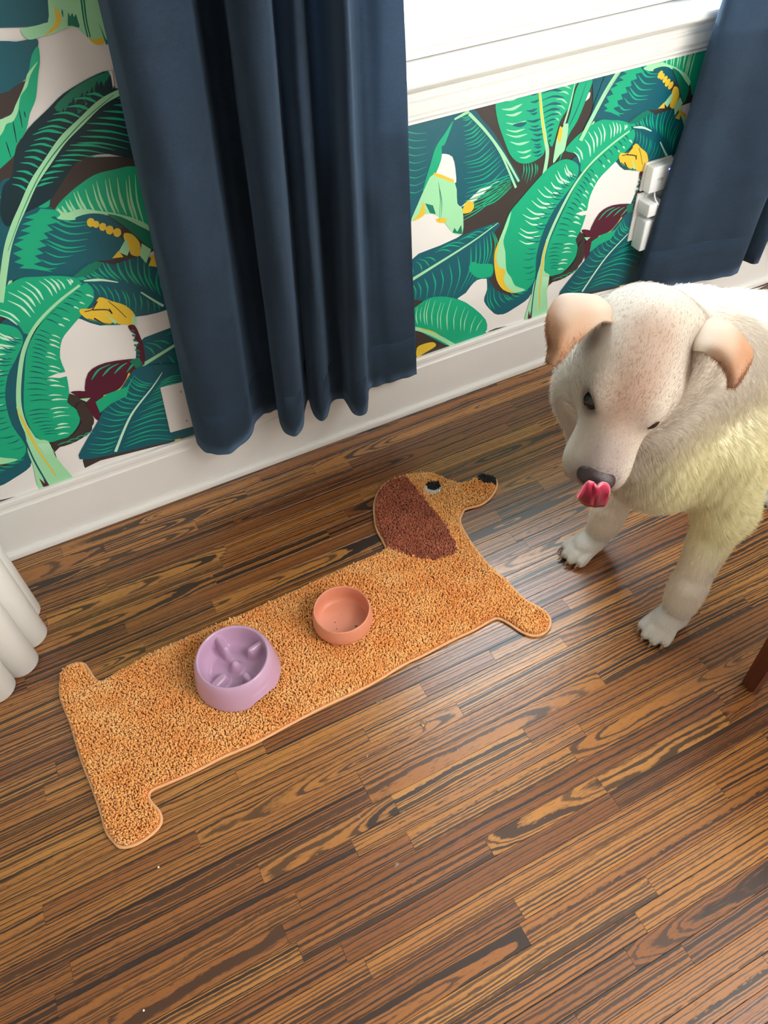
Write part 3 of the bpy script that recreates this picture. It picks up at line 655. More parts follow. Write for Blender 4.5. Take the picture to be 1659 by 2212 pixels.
# ------------------------------------------------------------------ dachshund-shaped rug
RZ = .006
outl = [(131,1470),(133,1455),(145,1440),(162,1433),(179,1433),(188.5,1443),(200.5,1462),(210,1471),(224.7,1470),(261,1449),(321,1416),(388.6,1386),(458,1355),(531,1325),(597,1295),(650,1272),(694,1250),(770,1216),(812,1199),(833,1186),(829,1171),(814,1141.8),(809,1112),(809,1087),(818,1061.6),(837,1041),(858.6,1032),(877.6,1028),(905,1023),(930,1024),(951.5,1030),(972.6,1040),(993.7,1045),(1012.7,1041),(1031.6,1031),(1040,1026),(1067.5,1033),(1073,1049),(1063,1070),(1040,1089),(1006,1098.7),(998,1110),(993.7,1127),(1006,1154),(1031.6,1192.4),(1061,1226),(1088.6,1249.8),(1108,1270),(1132.6,1294.6),(1159.7,1309.5),(1178.7,1323),(1188,1338),(1185.5,1355.7),(1170.6,1369),(1148.9,1372),(1124.5,1362.4),(1100,1346),(1078.4,1335.3),(1062,1338),(1024,1359.7),(986,1377.3),(953.6,1393.6),(910,1416.7),(873.6,1433.8),(796.4,1479.6),(700,1525.4),(620,1567),(550,1604.7),(480.8,1634.6),(424,1664),(358,1692.6),(331.6,1704),(322,1712.5),(321,1724),(328,1735.7),(341.5,1750.6),(348,1769),(341.5,1787),(318,1808.6),(288.5,1825),(262,1829.5),(248.7,1820),(233.8,1802),(225.5,1782),(215.5,1745.6),(199,1699),(180.7,1652.8),(165.8,1606),(152.5,1560),(137.9,1524.7),(130,1495.7)]
OUT = np.array([U(u, v, 2, RZ)[:2] for u, v in outl])
OUTs = crom(np.vstack([OUT, OUT[:1]]), 4)[:-1]
def inside(P, poly):
    x, y = P[:,0], P[:,1]; res = np.zeros(len(P), bool); n = len(poly)
    for i in range(n):
        x1, y1 = poly[i]; x2, y2 = poly[(i+1)%n]
        c = ((y1 > y) != (y2 > y)) & (x < (x2-x1)*(y-y1)/(y2-y1+1e-12)+x1); res ^= c
    return res
def edist(P, poly):
    best = np.full(len(P), 9.)
    for i in range(len(poly)):
        a = poly[i]; b = poly[(i+1)%len(poly)]; ab = b-a; t = np.clip(((P-a)@ab)/(ab@ab+1e-12), 0, 1)
        best = np.minimum(best, np.hypot(*((P-a-t[:,None]*ab).T)))
    return best
rug = empty('dog_shaped_rug', (.6,-.6,0)); tag(rug, 'long orange shag rug cut in the shape of a dachshund under the bowls', 'rug')
def rpart(o): o.location = (-.6,.6,0); return o
# backing
q = bmesh.new(); n = len(OUTs)
lo_, hi_ = [q.verts.new((*p, .0006)) for p in OUTs], [q.verts.new((*p, .0060)) for p in OUTs]
for i in range(n): q.faces.new((lo_[i], lo_[(i+1)%n], hi_[(i+1)%n], hi_[i]))
for t_ in tessellate_polygon([[Vector((p[0], p[1], 0)) for p in OUTs]]):
    q.faces.new([hi_[k] for k in t_]); q.faces.new([lo_[k] for k in t_][::-1])
rpart(obj('backing', q, mat('rug_backing', (.55,.22,.07), .9), rug))
# bound edge
q = bmesh.new(); L = np.vstack([OUTs, OUTs[:1]]); tube(q, [(*p, .0040) for p in L], .0034, 8)
bm_ = mat('rug_binding_tape', (.78,.43,.21), .8); N = NT(bm_); tc = N('ShaderNodeTexCoord').outputs['Object']
n_ = N('ShaderNodeTexNoise', {'Vector': tc, 'Scale': 500., 'Detail': 2.}).outputs['Fac']; N.bump(n_, .4, .0005)
rpart(obj('edge_binding', q, bm_, rug, True))
# pile
def pile_mat(name, c0, c1, c2):
    m = mat(name, c1, .92); N = NT(m); g = N('ShaderNodeAttribute', attribute_name='tuft').outputs['Fac']
    N.to(N.ramp(g, [(0., c0), (.5, c1), (1., c2)]), 'Base Color'); N.b.inputs['Sheen Weight'].default_value = .25; N.b.inputs['Sheen Roughness'].default_value = .5; return m
PM = {'pile': pile_mat('orange_yarn', (.88,.34,.072), (.95,.46,.128), (.97,.61,.26)), 'ear_pile': pile_mat('rust_brown_yarn', (.30,.06,.022), (.44,.11,.045), (.55,.18,.09)),
      'eye_white_pile': pile_mat('white_yarn', (.75,.74,.70), (.85,.84,.80), (.9,.9,.88)), 'black_pile': pile_mat('black_yarn', (.004,.004,.005), (.008,.008,.009), (.016,.016,.018))}
pz = .016
def pw(pts): return np.array([U(u, v, 2, pz)[:2] for u, v in pts])
EAR = pw([(842.4,1036),(875,1026),(888.5,1042.4),(904.8,1061.4),(926.5,1088.5),(953.6,1121),(970,1145.4),(982,1169.9),(987.5,1186),(980.7,1197),(942.7,1209),(907.5,1205),(875,1197),(850.5,1187.5),(826,1178),(808,1142.7),(802,1102),(806,1072),(822,1044)])
EYEW = pw([(914,1050),(920,1063),(934,1068),(950,1063),(953,1052),(938,1056),(926,1050)])
EYEB = pw([(919,1047),(926,1040),(948,1040),(953,1052),(939,1059),(925,1056)])
NOSE = pw([(1028,1030),(1034,1014),(1055,1014),(1078,1026),(1072,1044),(1044,1042)])
x0, y0 = OUT.min(0); x1, y1 = OUT.max(0); step = .0032
gx, gy = np.meshgrid(np.arange(x0, x1, step), np.arange(y0, y1, step*.87)); gx[1::2] += step/2
PT = np.stack([gx.ravel(), gy.ravel()], 1) + rng.normal(0, .0006, (gx.size, 2))
PT = PT[inside(PT, OUTs)]; ed = edist(PT, OUTs); keep = ed > .0034; PT, ed = PT[keep], ed[keep]
def sn(P, f, s):
    r = np.random.default_rng(s); a = np.zeros(len(P))
    for _ in range(9):
        d = r.normal(size=2)*f; a += np.sin(P@d + r.uniform(0, 6.28))
    return a/4
PINKC = U(737.8,1315.5,2,.0725)[:2]; LILC = U(502.5,1420,2,.0825)[:2]
under = (np.hypot(*(PT-PINKC).T) < .069) | (np.hypot(*(PT-LILC).T) < .100)
region = np.zeros(len(PT), int); region[inside(PT, EAR)] = 1; region[inside(PT, EYEW)] = 2; region[inside(PT, EYEB)] = 3; region[inside(PT, NOSE)] = 3
FINE = {}
for k_, polys in ((2, [EYEW]), (3, [EYEB, NOSE])):
    acc = []
    for pl_ in polys:
        a0, a1 = pl_.min(0), pl_.max(0); q1, q2 = np.meshgrid(np.arange(a0[0], a1[0], .0019), np.arange(a0[1], a1[1], .0019)); G = np.stack([q1.ravel(), q2.ravel()], 1) + rng.normal(0, .0003, (q1.size, 2))
        G = G[inside(G, pl_) & inside(G, OUTs)]; acc.append(G)
    G = np.concatenate(acc)
    if k_ == 2: G = G[~inside(G, EYEB)]
    e_ = edist(G, OUTs); FINE[k_] = (G[e_ > .002], e_[e_ > .002])
def tufts(P, ed, nm, und, fine=1.):
    n = len(P); ns = 5; lev = [(0., .9), (.5, 1.2), (.84, 1.25), (1.0, .75)]
    h = .0112*(1 + .10*rng.normal(size=n)) * np.clip(ed/.008, .8, 1); h[und] = .0100
    rad = (.00155)*(1+.2*rng.normal(size=n)); rad *= fine; lean = fine**2*np.stack([sn(P, 38, 3)*.14 + rng.normal(0,.20,n), sn(P, 38, 4)*.14 + rng.normal(0,.20,n)], 1)
    c = P.mean(0)
    V = np.zeros((n, len(lev)*ns+1, 3)); tw = rng.uniform(0, 6.28, n)
    for li_, (s, w) in enumerate(lev):
        off = lean*(s**1.6)[..., None] * h[:, None] if False else lean*(s**1.6)*h[:,None]
        for k in range(ns):
            an = tw + 2*math.pi*k/ns + s*2.2
            V[:, li_*ns+k, 0] = P[:,0]+off[:,0]+np.cos(an)*rad*w; V[:, li_*ns+k, 1] = P[:,1]+off[:,1]+np.sin(an)*rad*w; V[:, li_*ns+k, 2] = .0055+h*s
    V[:, -1, :2] = P + lean*h[:,None]; V[:, -1, 2] = .0055+h*1.04
    nv = V.shape[1]; T = []
    for li_ in range(len(lev)-1):
        for k in range(ns):
            a0, a1, b0, b1 = li_*ns+k, li_*ns+(k+1)%ns, (li_+1)*ns+k, (li_+1)*ns+(k+1)%ns; T += [(a0,a1,b1),(a0,b1,b0)]
    for k in range(ns): T.append(((len(lev)-1)*ns+k, (len(lev)-1)*ns+(k+1)%ns, nv-1))
    T = np.array(T); Fa = (T[None] + (np.arange(n)*nv)[:,None,None]).reshape(-1, 3)
    me = npmesh(nm, V.reshape(-1,3), Fa)
    g = np.clip(.42 + .23*sn(P, 45, 8) + .17*rng.normal(size=n) + .0*ed, 0, 1)
    at = me.attributes.new('tuft', 'FLOAT', 'POINT'); at.data.foreach_set('value', np.repeat(g, nv).astype(np.float32))
    o = link(nm, me, PM[nm], rug, True); rpart(o); o['kind'] = 'stuff'; return o
for k, nm, lab in ((0,'pile',None),(1,'ear_pile','rust brown shag patch forming the ear'),(2,'eye_white_pile','white crescent of the eye'),(3,'black_pile','black eye and nose tip')):
    if k < 2: o = tufts(PT[region == k], ed[region == k], nm, under[region == k])
    else:
        fp_, fe_ = FINE[k]; o = tufts(fp_, fe_, nm, np.zeros(len(fp_), bool), .62)
    if lab: o['label'] = lab

# ------------------------------------------------------------------ bowls
BZ = .0170
def spk(name, col, rough, **kw):
    m = mat(name, col, rough, **kw); N = NT(m); tc = N('ShaderNodeTexCoord').outputs['Object']
    n = N('ShaderNodeTexNoise', {'Vector': tc, 'Scale': 900., 'Detail': 3.}).outputs['Fac']
    N.to(N.mix(N('ShaderNodeMapRange', {0: n, 1: .35, 2: .7, 3: 0., 4: .3}).outputs[0], col, tuple(c*.82 for c in col)), 'Base Color'); return m
pc_ = U(737.8,1315.5,2,BZ+.056)
pink = empty('water_bowl', (pc_[0], pc_[1], BZ)); tag(pink, 'small coral pink round bowl, empty, on the middle of the rug', 'bowl')
q = bmesh.new(); lathe(q, [(0,.0),(.052,.0),(.060,.003),(.0655,.012),(.0675,.022),(.0665,.036),(.0635,.052),(.0628,.0555),(.0615,.0570),(.0602,.0555),(.0598,.050),(.0606,.034),(.0606,.018),(.057,.0095),(.052,.0075),(0,.0068)], 96)
M_PK = spk('speckled_coral_melamine', (.74,.30,.185), .42); obj('bowl_body', q, M_PK, pink, True)
for ci, (a_, b_, r_) in enumerate(((.020,-.026,.0028),(-.018,.006,.0014),(-.022,-.012,.0013),(.004,.018,.0009),(.006,-.03,.0009))):
    q = bmesh.new(); lathe(q, [(0,.0069),(r_,.0070),(r_*.6,.0070+r_*.35),(0,.0070+r_*.45)], 10)
    for v in q.verts: v.co.x = v.co.x*1.5 + a_; v.co.y += b_
    o = obj('food_crumb', q, mat('kibble_crumb', (.16,.05,.02), .6)); o.location = pink.location
    tag(o, ('largest dark crumb on the floor of the coral bowl','dark crumb near the middle of the coral bowl','dark crumb at the left side of the coral bowl floor','pinpoint crumb towards the far wall of the coral bowl','pinpoint crumb beside the largest crumb in the coral bowl')[ci], 'crumb', 'crumbs in the coral bowl')
mc_ = U(502.5,1420,2,BZ+.066)
mv = empty('slow_feeder_bowl', (mc_[0], mc_[1], BZ+.002)); tag(mv, 'glossy lilac slow feeder bowl with raised knobs inside', 'bowl')
M_MV = spk('lilac_gloss_plastic', (.57,.365,.53), .13)
nr, na = 40, 120
prof = [(.0905,.0),(.0925,.0008),(.0928,.003),(.0915,.012),(.0885,.030),(.0845,.050),(.0805,.062),(.0775,.0675),(.0755,.0695),(.0735,.0692),(.0715,.067),(.0705,.062),(.069,.050),(.066,.036),(.061,.026),(.054,.0205),(.045,.0185),(.035,.0178),(.025,.0175),(.015,.0175),(.007,.0175),(0,.0175)]
pp = crom(prof, 4); q = bmesh.new(); rings = []
knobs = [(math.radians(a), r, w, h) for a, r, w, h in ((100,.044,.0095,.040),(14,.050,.0095,.034),(205,.046,.0125,.020),(284,.052,.010,.034))]
top_i = len(prof[:9])*4
for i, (r, z) in enumerate(pp):
    if r < 1e-5: rings.append([q.verts.new((0,0,z + .026))]); continue
    ring = []
    for k in range(na):
        a_ = 2*math.pi*k/na; zz = z; x, y = r*math.cos(a_), r*math.sin(a_)
        if i > top_i + 3:
            d = math.hypot(x, y); zz = max(zz, .0175 + .026*math.exp(-(d/.0125)**3.0))
            for ka, kr, kw, kh in knobs:
                # rounded finger from the wall towards the centre
                rx = x*math.cos(ka) + y*math.sin(ka); ry = -x*math.sin(ka) + y*math.cos(ka)
                dx = max(0, (kr-.008) - rx); dd = math.hypot(dx, ry)
                if rx > 0: zz = max(zz, .0175 + kh*math.exp(-(dd/kw)**5))
        # thumb notches in the foot
        if i < 17:
            nt = max(math.exp(-((a_-math.radians(288))/.30)**4), math.exp(-((a_-math.radians(108))/.30)**4)); zz = z + nt*.015*(1 - min(1, z/.040))
        ring.append(q.verts.new((x, y, zz)))
    rings.append(ring)
for A, B in zip(rings, rings[1:]):
    for k in range(na):
        j = (k+1) % na
        if len(B) == 1: q.faces.new((A[k], A[j], B[0]))
        else: q.faces.new((A[k], A[j], B[j], B[k]))
obj('bowl_body', q, M_MV, mv, True)

# ------------------------------------------------------------------ spilled bits on the floor
wet = mat('clear_wet_jelly', (.95,.85,.7), .04, IOR=1.36); wet.node_tree.nodes['Principled BSDF'].inputs['Transmission Weight'].default_value = .92
spill = [(822,1515,.010,.005,.0022,'amber splash of water beside the lower edge of the rug'),(915,1563,.008,.007,.006,'clear wet lump on the floorboards below the rug'),(868,1578,.024,.0035,.0028,'thin wet streak on the floorboards below the rug'),
         (794,1633,.005,.003,.004,'small shining droplet left of the wet streak'),(905,1444,.0028,.0028,.002,'tiny brown droplet touching the lower rug edge'),(989,1620,.0034,.003,.002,'small droplet right of the wet lump'),
         (857,1868,.006,.004,.003,'dark droplet lowest among the floor splashes'),(872,1754,.0035,.003,.002,'droplet at a plank joint below the streak'),(706,1788,.006,.0016,.001,'thin wet scratch of water left of the droplets'),(773,1765,.006,.003,.002,'low brown droplet in the middle of the splashes')]
for u, v, a_, b_, h_, lab in spill:
    p = U(u, v, 2, 0); q = bmesh.new(); n = 18; bmesh.ops.create_uvsphere(q, u_segments=n, v_segments=10, radius=1)
    ph = random.uniform(-.5,.5)
    for vv in q.verts:
        k = 1 + .22*math.sin(3*math.atan2(vv.co.y, vv.co.x)+ph*9) + .12*math.sin(5*math.atan2(vv.co.y, vv.co.x))
        vv.co = Vector((vv.co.x*a_*k, vv.co.y*b_*k, max(vv.co.z, 0)*h_ + .0003))
    bmesh.ops.remove_doubles(q, verts=q.verts[:], dist=1e-6)
    o = obj('water_splash', q, wet, smooth=True); o.location = (p[0], p[1], .0002); o.rotation_euler = (0,0,ph); tag(o, lab, 'droplet', 'wet splashes on the floor')
lint = mat('white_lint', (.9,.88,.84), .8)
for u, v, lab in ((343,1874,'white crumb on the dark floor below the rug hind leg'),(311,2183,'white crumb near the bottom edge of the floor')):
    p = U(u, v, 2, 0); q = bmesh.new(); bmesh.ops.create_icosphere(q, subdivisions=2, radius=.0018)
    for vv in q.verts: vv.co *= random.uniform(.8,1.2)
    o = obj('crumb', q, lint); o.location = (p[0], p[1], .0019); tag(o, lab, 'crumb', 'white crumbs on the floor')

#DOG#
# ------------------------------------------------------------------ white dog
HR = .004
DX0, DX1, DY0, DY1, DZ0, DZ1 = .84, 2.16, -1.10, -.48, -.004, .96
NX, NY, NZ = int((DX1-DX0)/HR), int((DY1-DY0)/HR), int((DZ1-DZ0)/HR)
field = np.full((NX, NY, NZ), .2, np.float32)
AX = [DX0 + HR*np.arange(NX, dtype=np.float32), DY0 + HR*np.arange(NY, dtype=np.float32), DZ0 + HR*np.arange(NZ, dtype=np.float32)]
def smin(a, b, k):
    h = np.clip(.5 + .5*(b-a)/k, 0, 1); return b*(1-h) + a*h - k*h*(1-h)
def region_of(lo, hi, pad):
    s = []
    for i, (l, h) in enumerate(zip(lo, hi)):
        a = max(0, int((l-pad-AX[i][0])/HR)); b = min(len(AX[i]), int((h+pad-AX[i][0])/HR)+2); s.append(slice(a, max(a+1, b)))
    return s
def put(lo, hi, f, k, sub=False):
    s = region_of(lo, hi, k*1.1+.012); X, Y, Z = np.meshgrid(AX[0][s[0]], AX[1][s[1]], AX[2][s[2]], indexing='ij')
    d = f(X, Y, Z).astype(np.float32); g = field[s[0], s[1], s[2]]
    field[s[0], s[1], s[2]] = -smin(-g, d, k) if sub else smin(g, d, k)
def cap(a, b, ra, rb, k=.02, sq=None):
    a, b = np.array(a, float), np.array(b, float); ab = b-a; L = ab@ab
    def f(X, Y, Z):
        t = np.clip(((X-a[0])*ab[0]+(Y-a[1])*ab[1]+(Z-a[2])*ab[2])/L, 0, 1)
        return np.sqrt((X-a[0]-t*ab[0])**2+(Y-a[1]-t*ab[1])**2+(Z-a[2]-t*ab[2])**2) - (ra+(rb-ra)*t)
    r = max(ra, rb); put(np.minimum(a,b)-r, np.maximum(a,b)+r, f, k)
def ell(c, r, B=None, k=.02, sub=False):
    c, r = np.array(c, float), np.array(r, float); B = np.eye(3) if B is None else B
    def f(X, Y, Z):
        P = [X-c[0], Y-c[1], Z-c[2]]
        q = [(P[0]*B[i][0]+P[1]*B[i][1]+P[2]*B[i][2]) for i in range(3)]
        k0 = np.sqrt(sum((q[i]/r[i])**2 for i in range(3))); k1 = np.sqrt(sum((q[i]/r[i]**2)**2 for i in range(3)))+1e-6
        return k0*(k0-1)/k1
    m = r.max(); put(c-m, c+m, f, k, sub)
# head frame: f towards the nose, l towards the dog's left, u out of the forehead
EYE = np.array([.9684,-.9551,.8101]); HS = .975
hf = np.array([-.6197,-.4497,-.6432]); hl = np.array([.7123,-.6663,-.2205]); hu = np.array([-.3294,-.5949,.7332])
HB = np.array([hf, hl, hu])
def hp(x, y, z): return EYE + hf*x + hl*y + hu*z
def hell(c, r, k=.015, sub=False): ell(hp(*c), r, HB, k, sub)
def hcap(a, b, ra, rb, k=.015): cap(hp(*a), hp(*b), ra, rb, k)
# body
cap((1.42,-.755,.505), (1.80,-.72,.515), .132, .112, .05)
ell((1.34,-.775,.46), (.150,.128,.175), None, .05)
ell((1.25,-.80,.47), (.10,.10,.13), None, .05)
ell((1.44,-.745,.575), (.14,.095,.09), None, .05)
ell((1.86,-.715,.50), (.14,.12,.13), None, .05)
cap((1.42,-.755,.56), (1.24,-.80,.68), .125, .108, .05)
cap((1.24,-.80,.68), (1.095,-.862,.795), .104, .078, .04)
cap((1.28,-.79,.50), (1.12,-.83,.68), .105, .078, .05)
ell(UD(1292,835,1.28), (.072,.072,.090), None, .05)
ell(UD(1315,935,1.36), (.066,.066,.08), None, .05)
# near fore leg and far fore leg
def foreleg(sx, sy, ex, ey, wx, wy, px, py, side):
    cap((sx,sy,.50), (ex,ey,.345), .078, .056, .04)
    cap((ex,ey,.345), (wx,wy,.12), .049, .034, .03)
    cap((wx,wy,.135), (wx-.004,wy,.085), .0355, .033, .02)
    cap((wx,wy,.10), (px+.028,py,.036), .031, .031, .02)
    return (px, py)
def paw(px, py, yaw, k=.010):
    c, s = math.cos(yaw), math.sin(yaw)
    def T(x, y, z): return (px + x*c - y*s, py + x*s + y*c, z)
    B = np.array([[c, s, 0], [-s, c, 0], [0, 0, 1]])
    ell(T(.0,0,.030), (.036,.032,.024), B, .015)
    tips = []
    for yy, xx, rr in ((-.0285,.026,.0125),(-.010,.040,.0142),(.010,.040,.0142),(.0285,.026,.0125)):
        cap(T(xx-.030,yy*.75,.030), T(xx+.002,yy,.0205), rr*.90, rr*.93, .0025)
        ell(T(xx+.010,yy*1.05,.0150), (.0135,rr*.84,.0128), B, .0025)
        tips.append((T(xx+.020,yy*1.05,.0135), T(xx+.034,yy*1.08,.0045)))
    return tips
TIPS = []
def yawto(dx, dy): return math.atan2(dy, dx)
foreleg(1.345,-.875,1.365,-.905,1.325,-.925,1.288,-.930,-1)
TIPS += paw(1.292,-.928, yawto(-1,-.28))
foreleg(1.335,-.700,1.345,-.690,1.312,-.672,1.268,-.668,1)
TIPS += paw(1.268,-.672, yawto(-1,-.05))
def hind(y, hy, px, py):
    cap((1.86,y,.46), (1.80,hy,.30), .105, .062, .05)
    cap((1.80,hy,.30), (1.925,hy,.165), .056, .030, .03)
    cap((1.925,hy,.165), (1.885,py,.05), .027, .027, .02)
    cap((1.885,py,.05), (px,py,.032), .027, .029, .02)
    return paw(px, py, math.pi + .08)
TIPS += hind(-.775,-.775,1.805,-.765)
TIPS += hind(-.655,-.64,1.86,-.625)
cap((1.97,-.70,.50), (2.06,-.69,.40), .035, .030, .04); cap((2.06,-.69,.40), (2.11,-.68,.25), .030, .016, .03)
# head
hell((-.070,0,-.038), (.078,.064,.058), .02)
hell((-.032,0,-.012), (.048,.043,.032), .03)
for s in (-1, 1):
    hell((-.045,s*.040,-.060), (.056,.030,.045), .03)
    hell((-.008,s*.035,-.003), (.026,.018,.015), .02)
    hell((.025,s*.026,-.045), (.042,.018,.026), .02)
    hell((.072,s*.0275,-.054), (.036,.0200,.028), .014)       # flews
hcap((-.01,0,-.032), (.084,0,-.034), .039, .0275, .02)
hcap((.00,0,-.055), (.086,0,-.058), .033, .024, .02)
hcap((-.03,0,-.084), (.072,.004,-.084), .033, .021, .02)          # lower jaw
hcap((-.05,0,-.07), (-.11,0,-.09), .06, .075, .04)
EYES = []
for s in (-1, 1):
    e = hp(.003, s*.0400, -.0125); EYES.append(e)
    ell(hp(.006, s*.0440, -.0070), (.0155,.0120,.0095) if s < 0 else (.0135,.010,.0080), HB, .005, sub=True)
# mouth line
hcap2 = [hp(.118, s*.016, -.083) for s in (-1,1)]

def surface_nets(F):
    nx, ny, nz = F.shape; ins = F < 0
    cnt = np.zeros((nx-1, ny-1, nz-1), np.int8)
    for i in (0,1):
        for j in (0,1):
            for k in (0,1): cnt += ins[i:nx-1+i, j:ny-1+j, k:nz-1+k]
    act = (cnt > 0) & (cnt < 8); idx = np.argwhere(act); vid = np.full(act.shape, -1, np.int32); vid[act] = np.arange(len(idx))
    pos = np.zeros((len(idx), 3)); num = np.zeros(len(idx)); C = {}
    cor = [(i,j,k) for i in (0,1) for j in (0,1) for k in (0,1)]
    for c in cor: C[c] = F[idx[:,0]+c[0], idx[:,1]+c[1], idx[:,2]+c[2]]
    for a in cor:
        for ax in range(3):
            if a[ax]: continue
            b = list(a); b[ax] = 1; b = tuple(b); va, vb = C[a], C[b]; m = (va < 0) != (vb < 0)
            t = np.where(m, va/np.where(m, va-vb, 1), 0)
            p = np.tile(np.array(a, float), (len(idx),1)); p[:,ax] += t
            pos[m] += p[m]; num[m] += 1
    V = idx + pos/num[:,None]
    Q = []
    for ax in range(3):
        sl = [slice(0, s) for s in F.shape]; s2 = list(sl); sl[ax] = slice(0, F.shape[ax]-1); s2[ax] = slice(1, F.shape[ax])
        a, b = ins[tuple(sl)], ins[tuple(s2)]; E = np.argwhere(a != b); o1, o2 = [(1,2),(2,0),(0,1)][ax]
        E = E[(E[:,o1] > 0) & (E[:,o2] > 0) & (E[:,o1] < F.shape[o1]-1) & (E[:,o2] < F.shape[o2]-1)]
        flip = ~a[E[:,0], E[:,1], E[:,2]]
        d1 = np.zeros(3, int); d1[o1] = 1; d2 = np.zeros(3, int); d2[o2] = 1
        q = np.stack([vid[tuple(x.T)] for x in (E-d1-d2, E-d2, E, E-d1)], 1)
        q[flip] = q[flip][:, ::-1]; Q.append(q)
    return V, np.concatenate(Q)
DV, DQ = surface_nets(field)
DV = DV*HR + np.array([DX0, DY0, DZ0])
# light relaxation to remove grid steps
ii = np.concatenate([DQ[:,0],DQ[:,1],DQ[:,2],DQ[:,3]]); jj = np.concatenate([DQ[:,1],DQ[:,2],DQ[:,3],DQ[:,0]])
deg = np.bincount(ii, minlength=len(DV)) + np.bincount(jj, minlength=len(DV))
def nbavg(X): return np.stack([np.bincount(ii, X[jj,k], len(X)) + np.bincount(jj, X[ii,k], len(X)) for k in range(3)], 1)/deg[:,None]
soft = np.clip((DV[:,2]-.05)/.05, 0, 1)[:,None]
for it_, lam in enumerate((.5,-.52,.5,-.52,.5,-.52,.5,.5,-.52,.5,.5)):
    DV = DV + (nbavg(DV)-DV)*lam*(1 if it_ < 3 else soft)
DV[:,2] = np.maximum(DV[:,2], .0012)
del field
def vnormals(V, Q):
    n = np.cross(V[Q[:,2]]-V[Q[:,0]], V[Q[:,3]]-V[Q[:,1]]); N = np.zeros_like(V)
    for k in range(4):
        for c in range(3): N[:,c] += np.bincount(Q[:,k], n[:,c], len(V))
    return N/(np.linalg.norm(N, axis=1)[:,None]+1e-12)
DN = vnormals(DV, DQ)
for it_ in range(6): DN = DN + (nbavg(DN)-DN)*soft*.8
DN /= np.linalg.norm(DN, axis=1)[:,None]+1e-9
def sstep(a, b, x): t = np.clip((x-a)/(b-a), 0, 1); return t*t*(3-2*t)
def coat(P):
    """body colour by place (linear), sunlit back and ear shade painted in"""
    L = (P-EYE) @ HB.T; x, y, z = L[:,0], L[:,1], L[:,2]
    c = np.tile(np.array([.66,.605,.525]), (len(P),1))
    def mixin(w, col): 
        nonlocal c; w = np.clip(w, 0, 1)[:,None]; c = c*(1-w) + np.array(col)*w
    head = sstep(.24, .15, np.linalg.norm(P-hp(-.03,0,-.02), axis=1))
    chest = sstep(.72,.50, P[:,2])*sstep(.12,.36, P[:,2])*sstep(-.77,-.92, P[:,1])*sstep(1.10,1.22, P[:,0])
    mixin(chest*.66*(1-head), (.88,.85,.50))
    mixin(head*.8, (.47,.405,.33))
    mixin(sstep(.30,.16,P[:,2])*.5, (.72,.66,.56))
    mixin(sstep(.46,.62,P[:,2])*sstep(1.16,1.32,P[:,0])*sstep(-.86,-.78,P[:,1])*(1-head), (.90,.88,.84))  # sunlit white of the back, painted into the colour
    v = .5+.5*np.sin(P@np.array([31,23,17.])+2)*np.sin(P@np.array([-19,29,23.]))
    mixin(head*sstep(.055,.01,np.abs(y))*sstep(-.16,-.09,x)*sstep(.09,.0,x)*(.70+.25*v), (.34,.215,.15))
    mixin(head*sstep(.015,.075,x)*sstep(.05,.01,np.abs(y))*sstep(-.085,-.02,z)*.8, (.25,.195,.18))
    for s_ in (-1,1): mixin(sstep(.030,.012,np.linalg.norm(P-hp(-.070,s_*.056,-.030),axis=1))*.8, (.22,.14,.10))  # dark spot below each ear: shade painted into the colour
    mixin(sstep(.070,.100,x)*sstep(.045,.02,np.abs(y))*head*.80, (.20,.16,.15))
    for e in EYES:
        d = np.linalg.norm(P-e, axis=1) + (0 if e is EYES[0] else .004); mixin(sstep(.027,.016,d)*.95, (.035,.028,.025)); mixin(sstep(.042,.02,d)*.5, (.34,.27,.22))
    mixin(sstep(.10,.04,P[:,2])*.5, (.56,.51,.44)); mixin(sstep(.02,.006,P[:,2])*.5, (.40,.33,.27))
    return c
def ring_color(me, P, name='coat'):
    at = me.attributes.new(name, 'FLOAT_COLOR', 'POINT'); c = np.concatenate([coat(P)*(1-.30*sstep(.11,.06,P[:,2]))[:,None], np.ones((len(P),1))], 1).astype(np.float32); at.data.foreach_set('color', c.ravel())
dog = empty('dog', (1.5,-.78,0)); tag(dog, 'white cream dog standing on the wood floor licking its nose beside the rug', 'dog')
def dpart(o): o.location = (-1.5,.78,0); return o
def fur_skin(name):
    m = mat(name, (.8,.75,.66), .8); N = NT(m); a = N('ShaderNodeAttribute', attribute_name='coat'); tc = N('ShaderNodeTexCoord').outputs['Object']
    n = N('ShaderNodeTexNoise', {'Vector': tc, 'Scale': 260., 'Detail': 3.}).outputs['Fac']; N.to(a.outputs['Color'], 'Base Color'); N.bump(n, .3, .001); return m
M_SKIN = fur_skin('cream_skin')
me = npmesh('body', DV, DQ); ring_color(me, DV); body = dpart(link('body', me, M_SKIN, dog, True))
print('dog verts', len(DV))

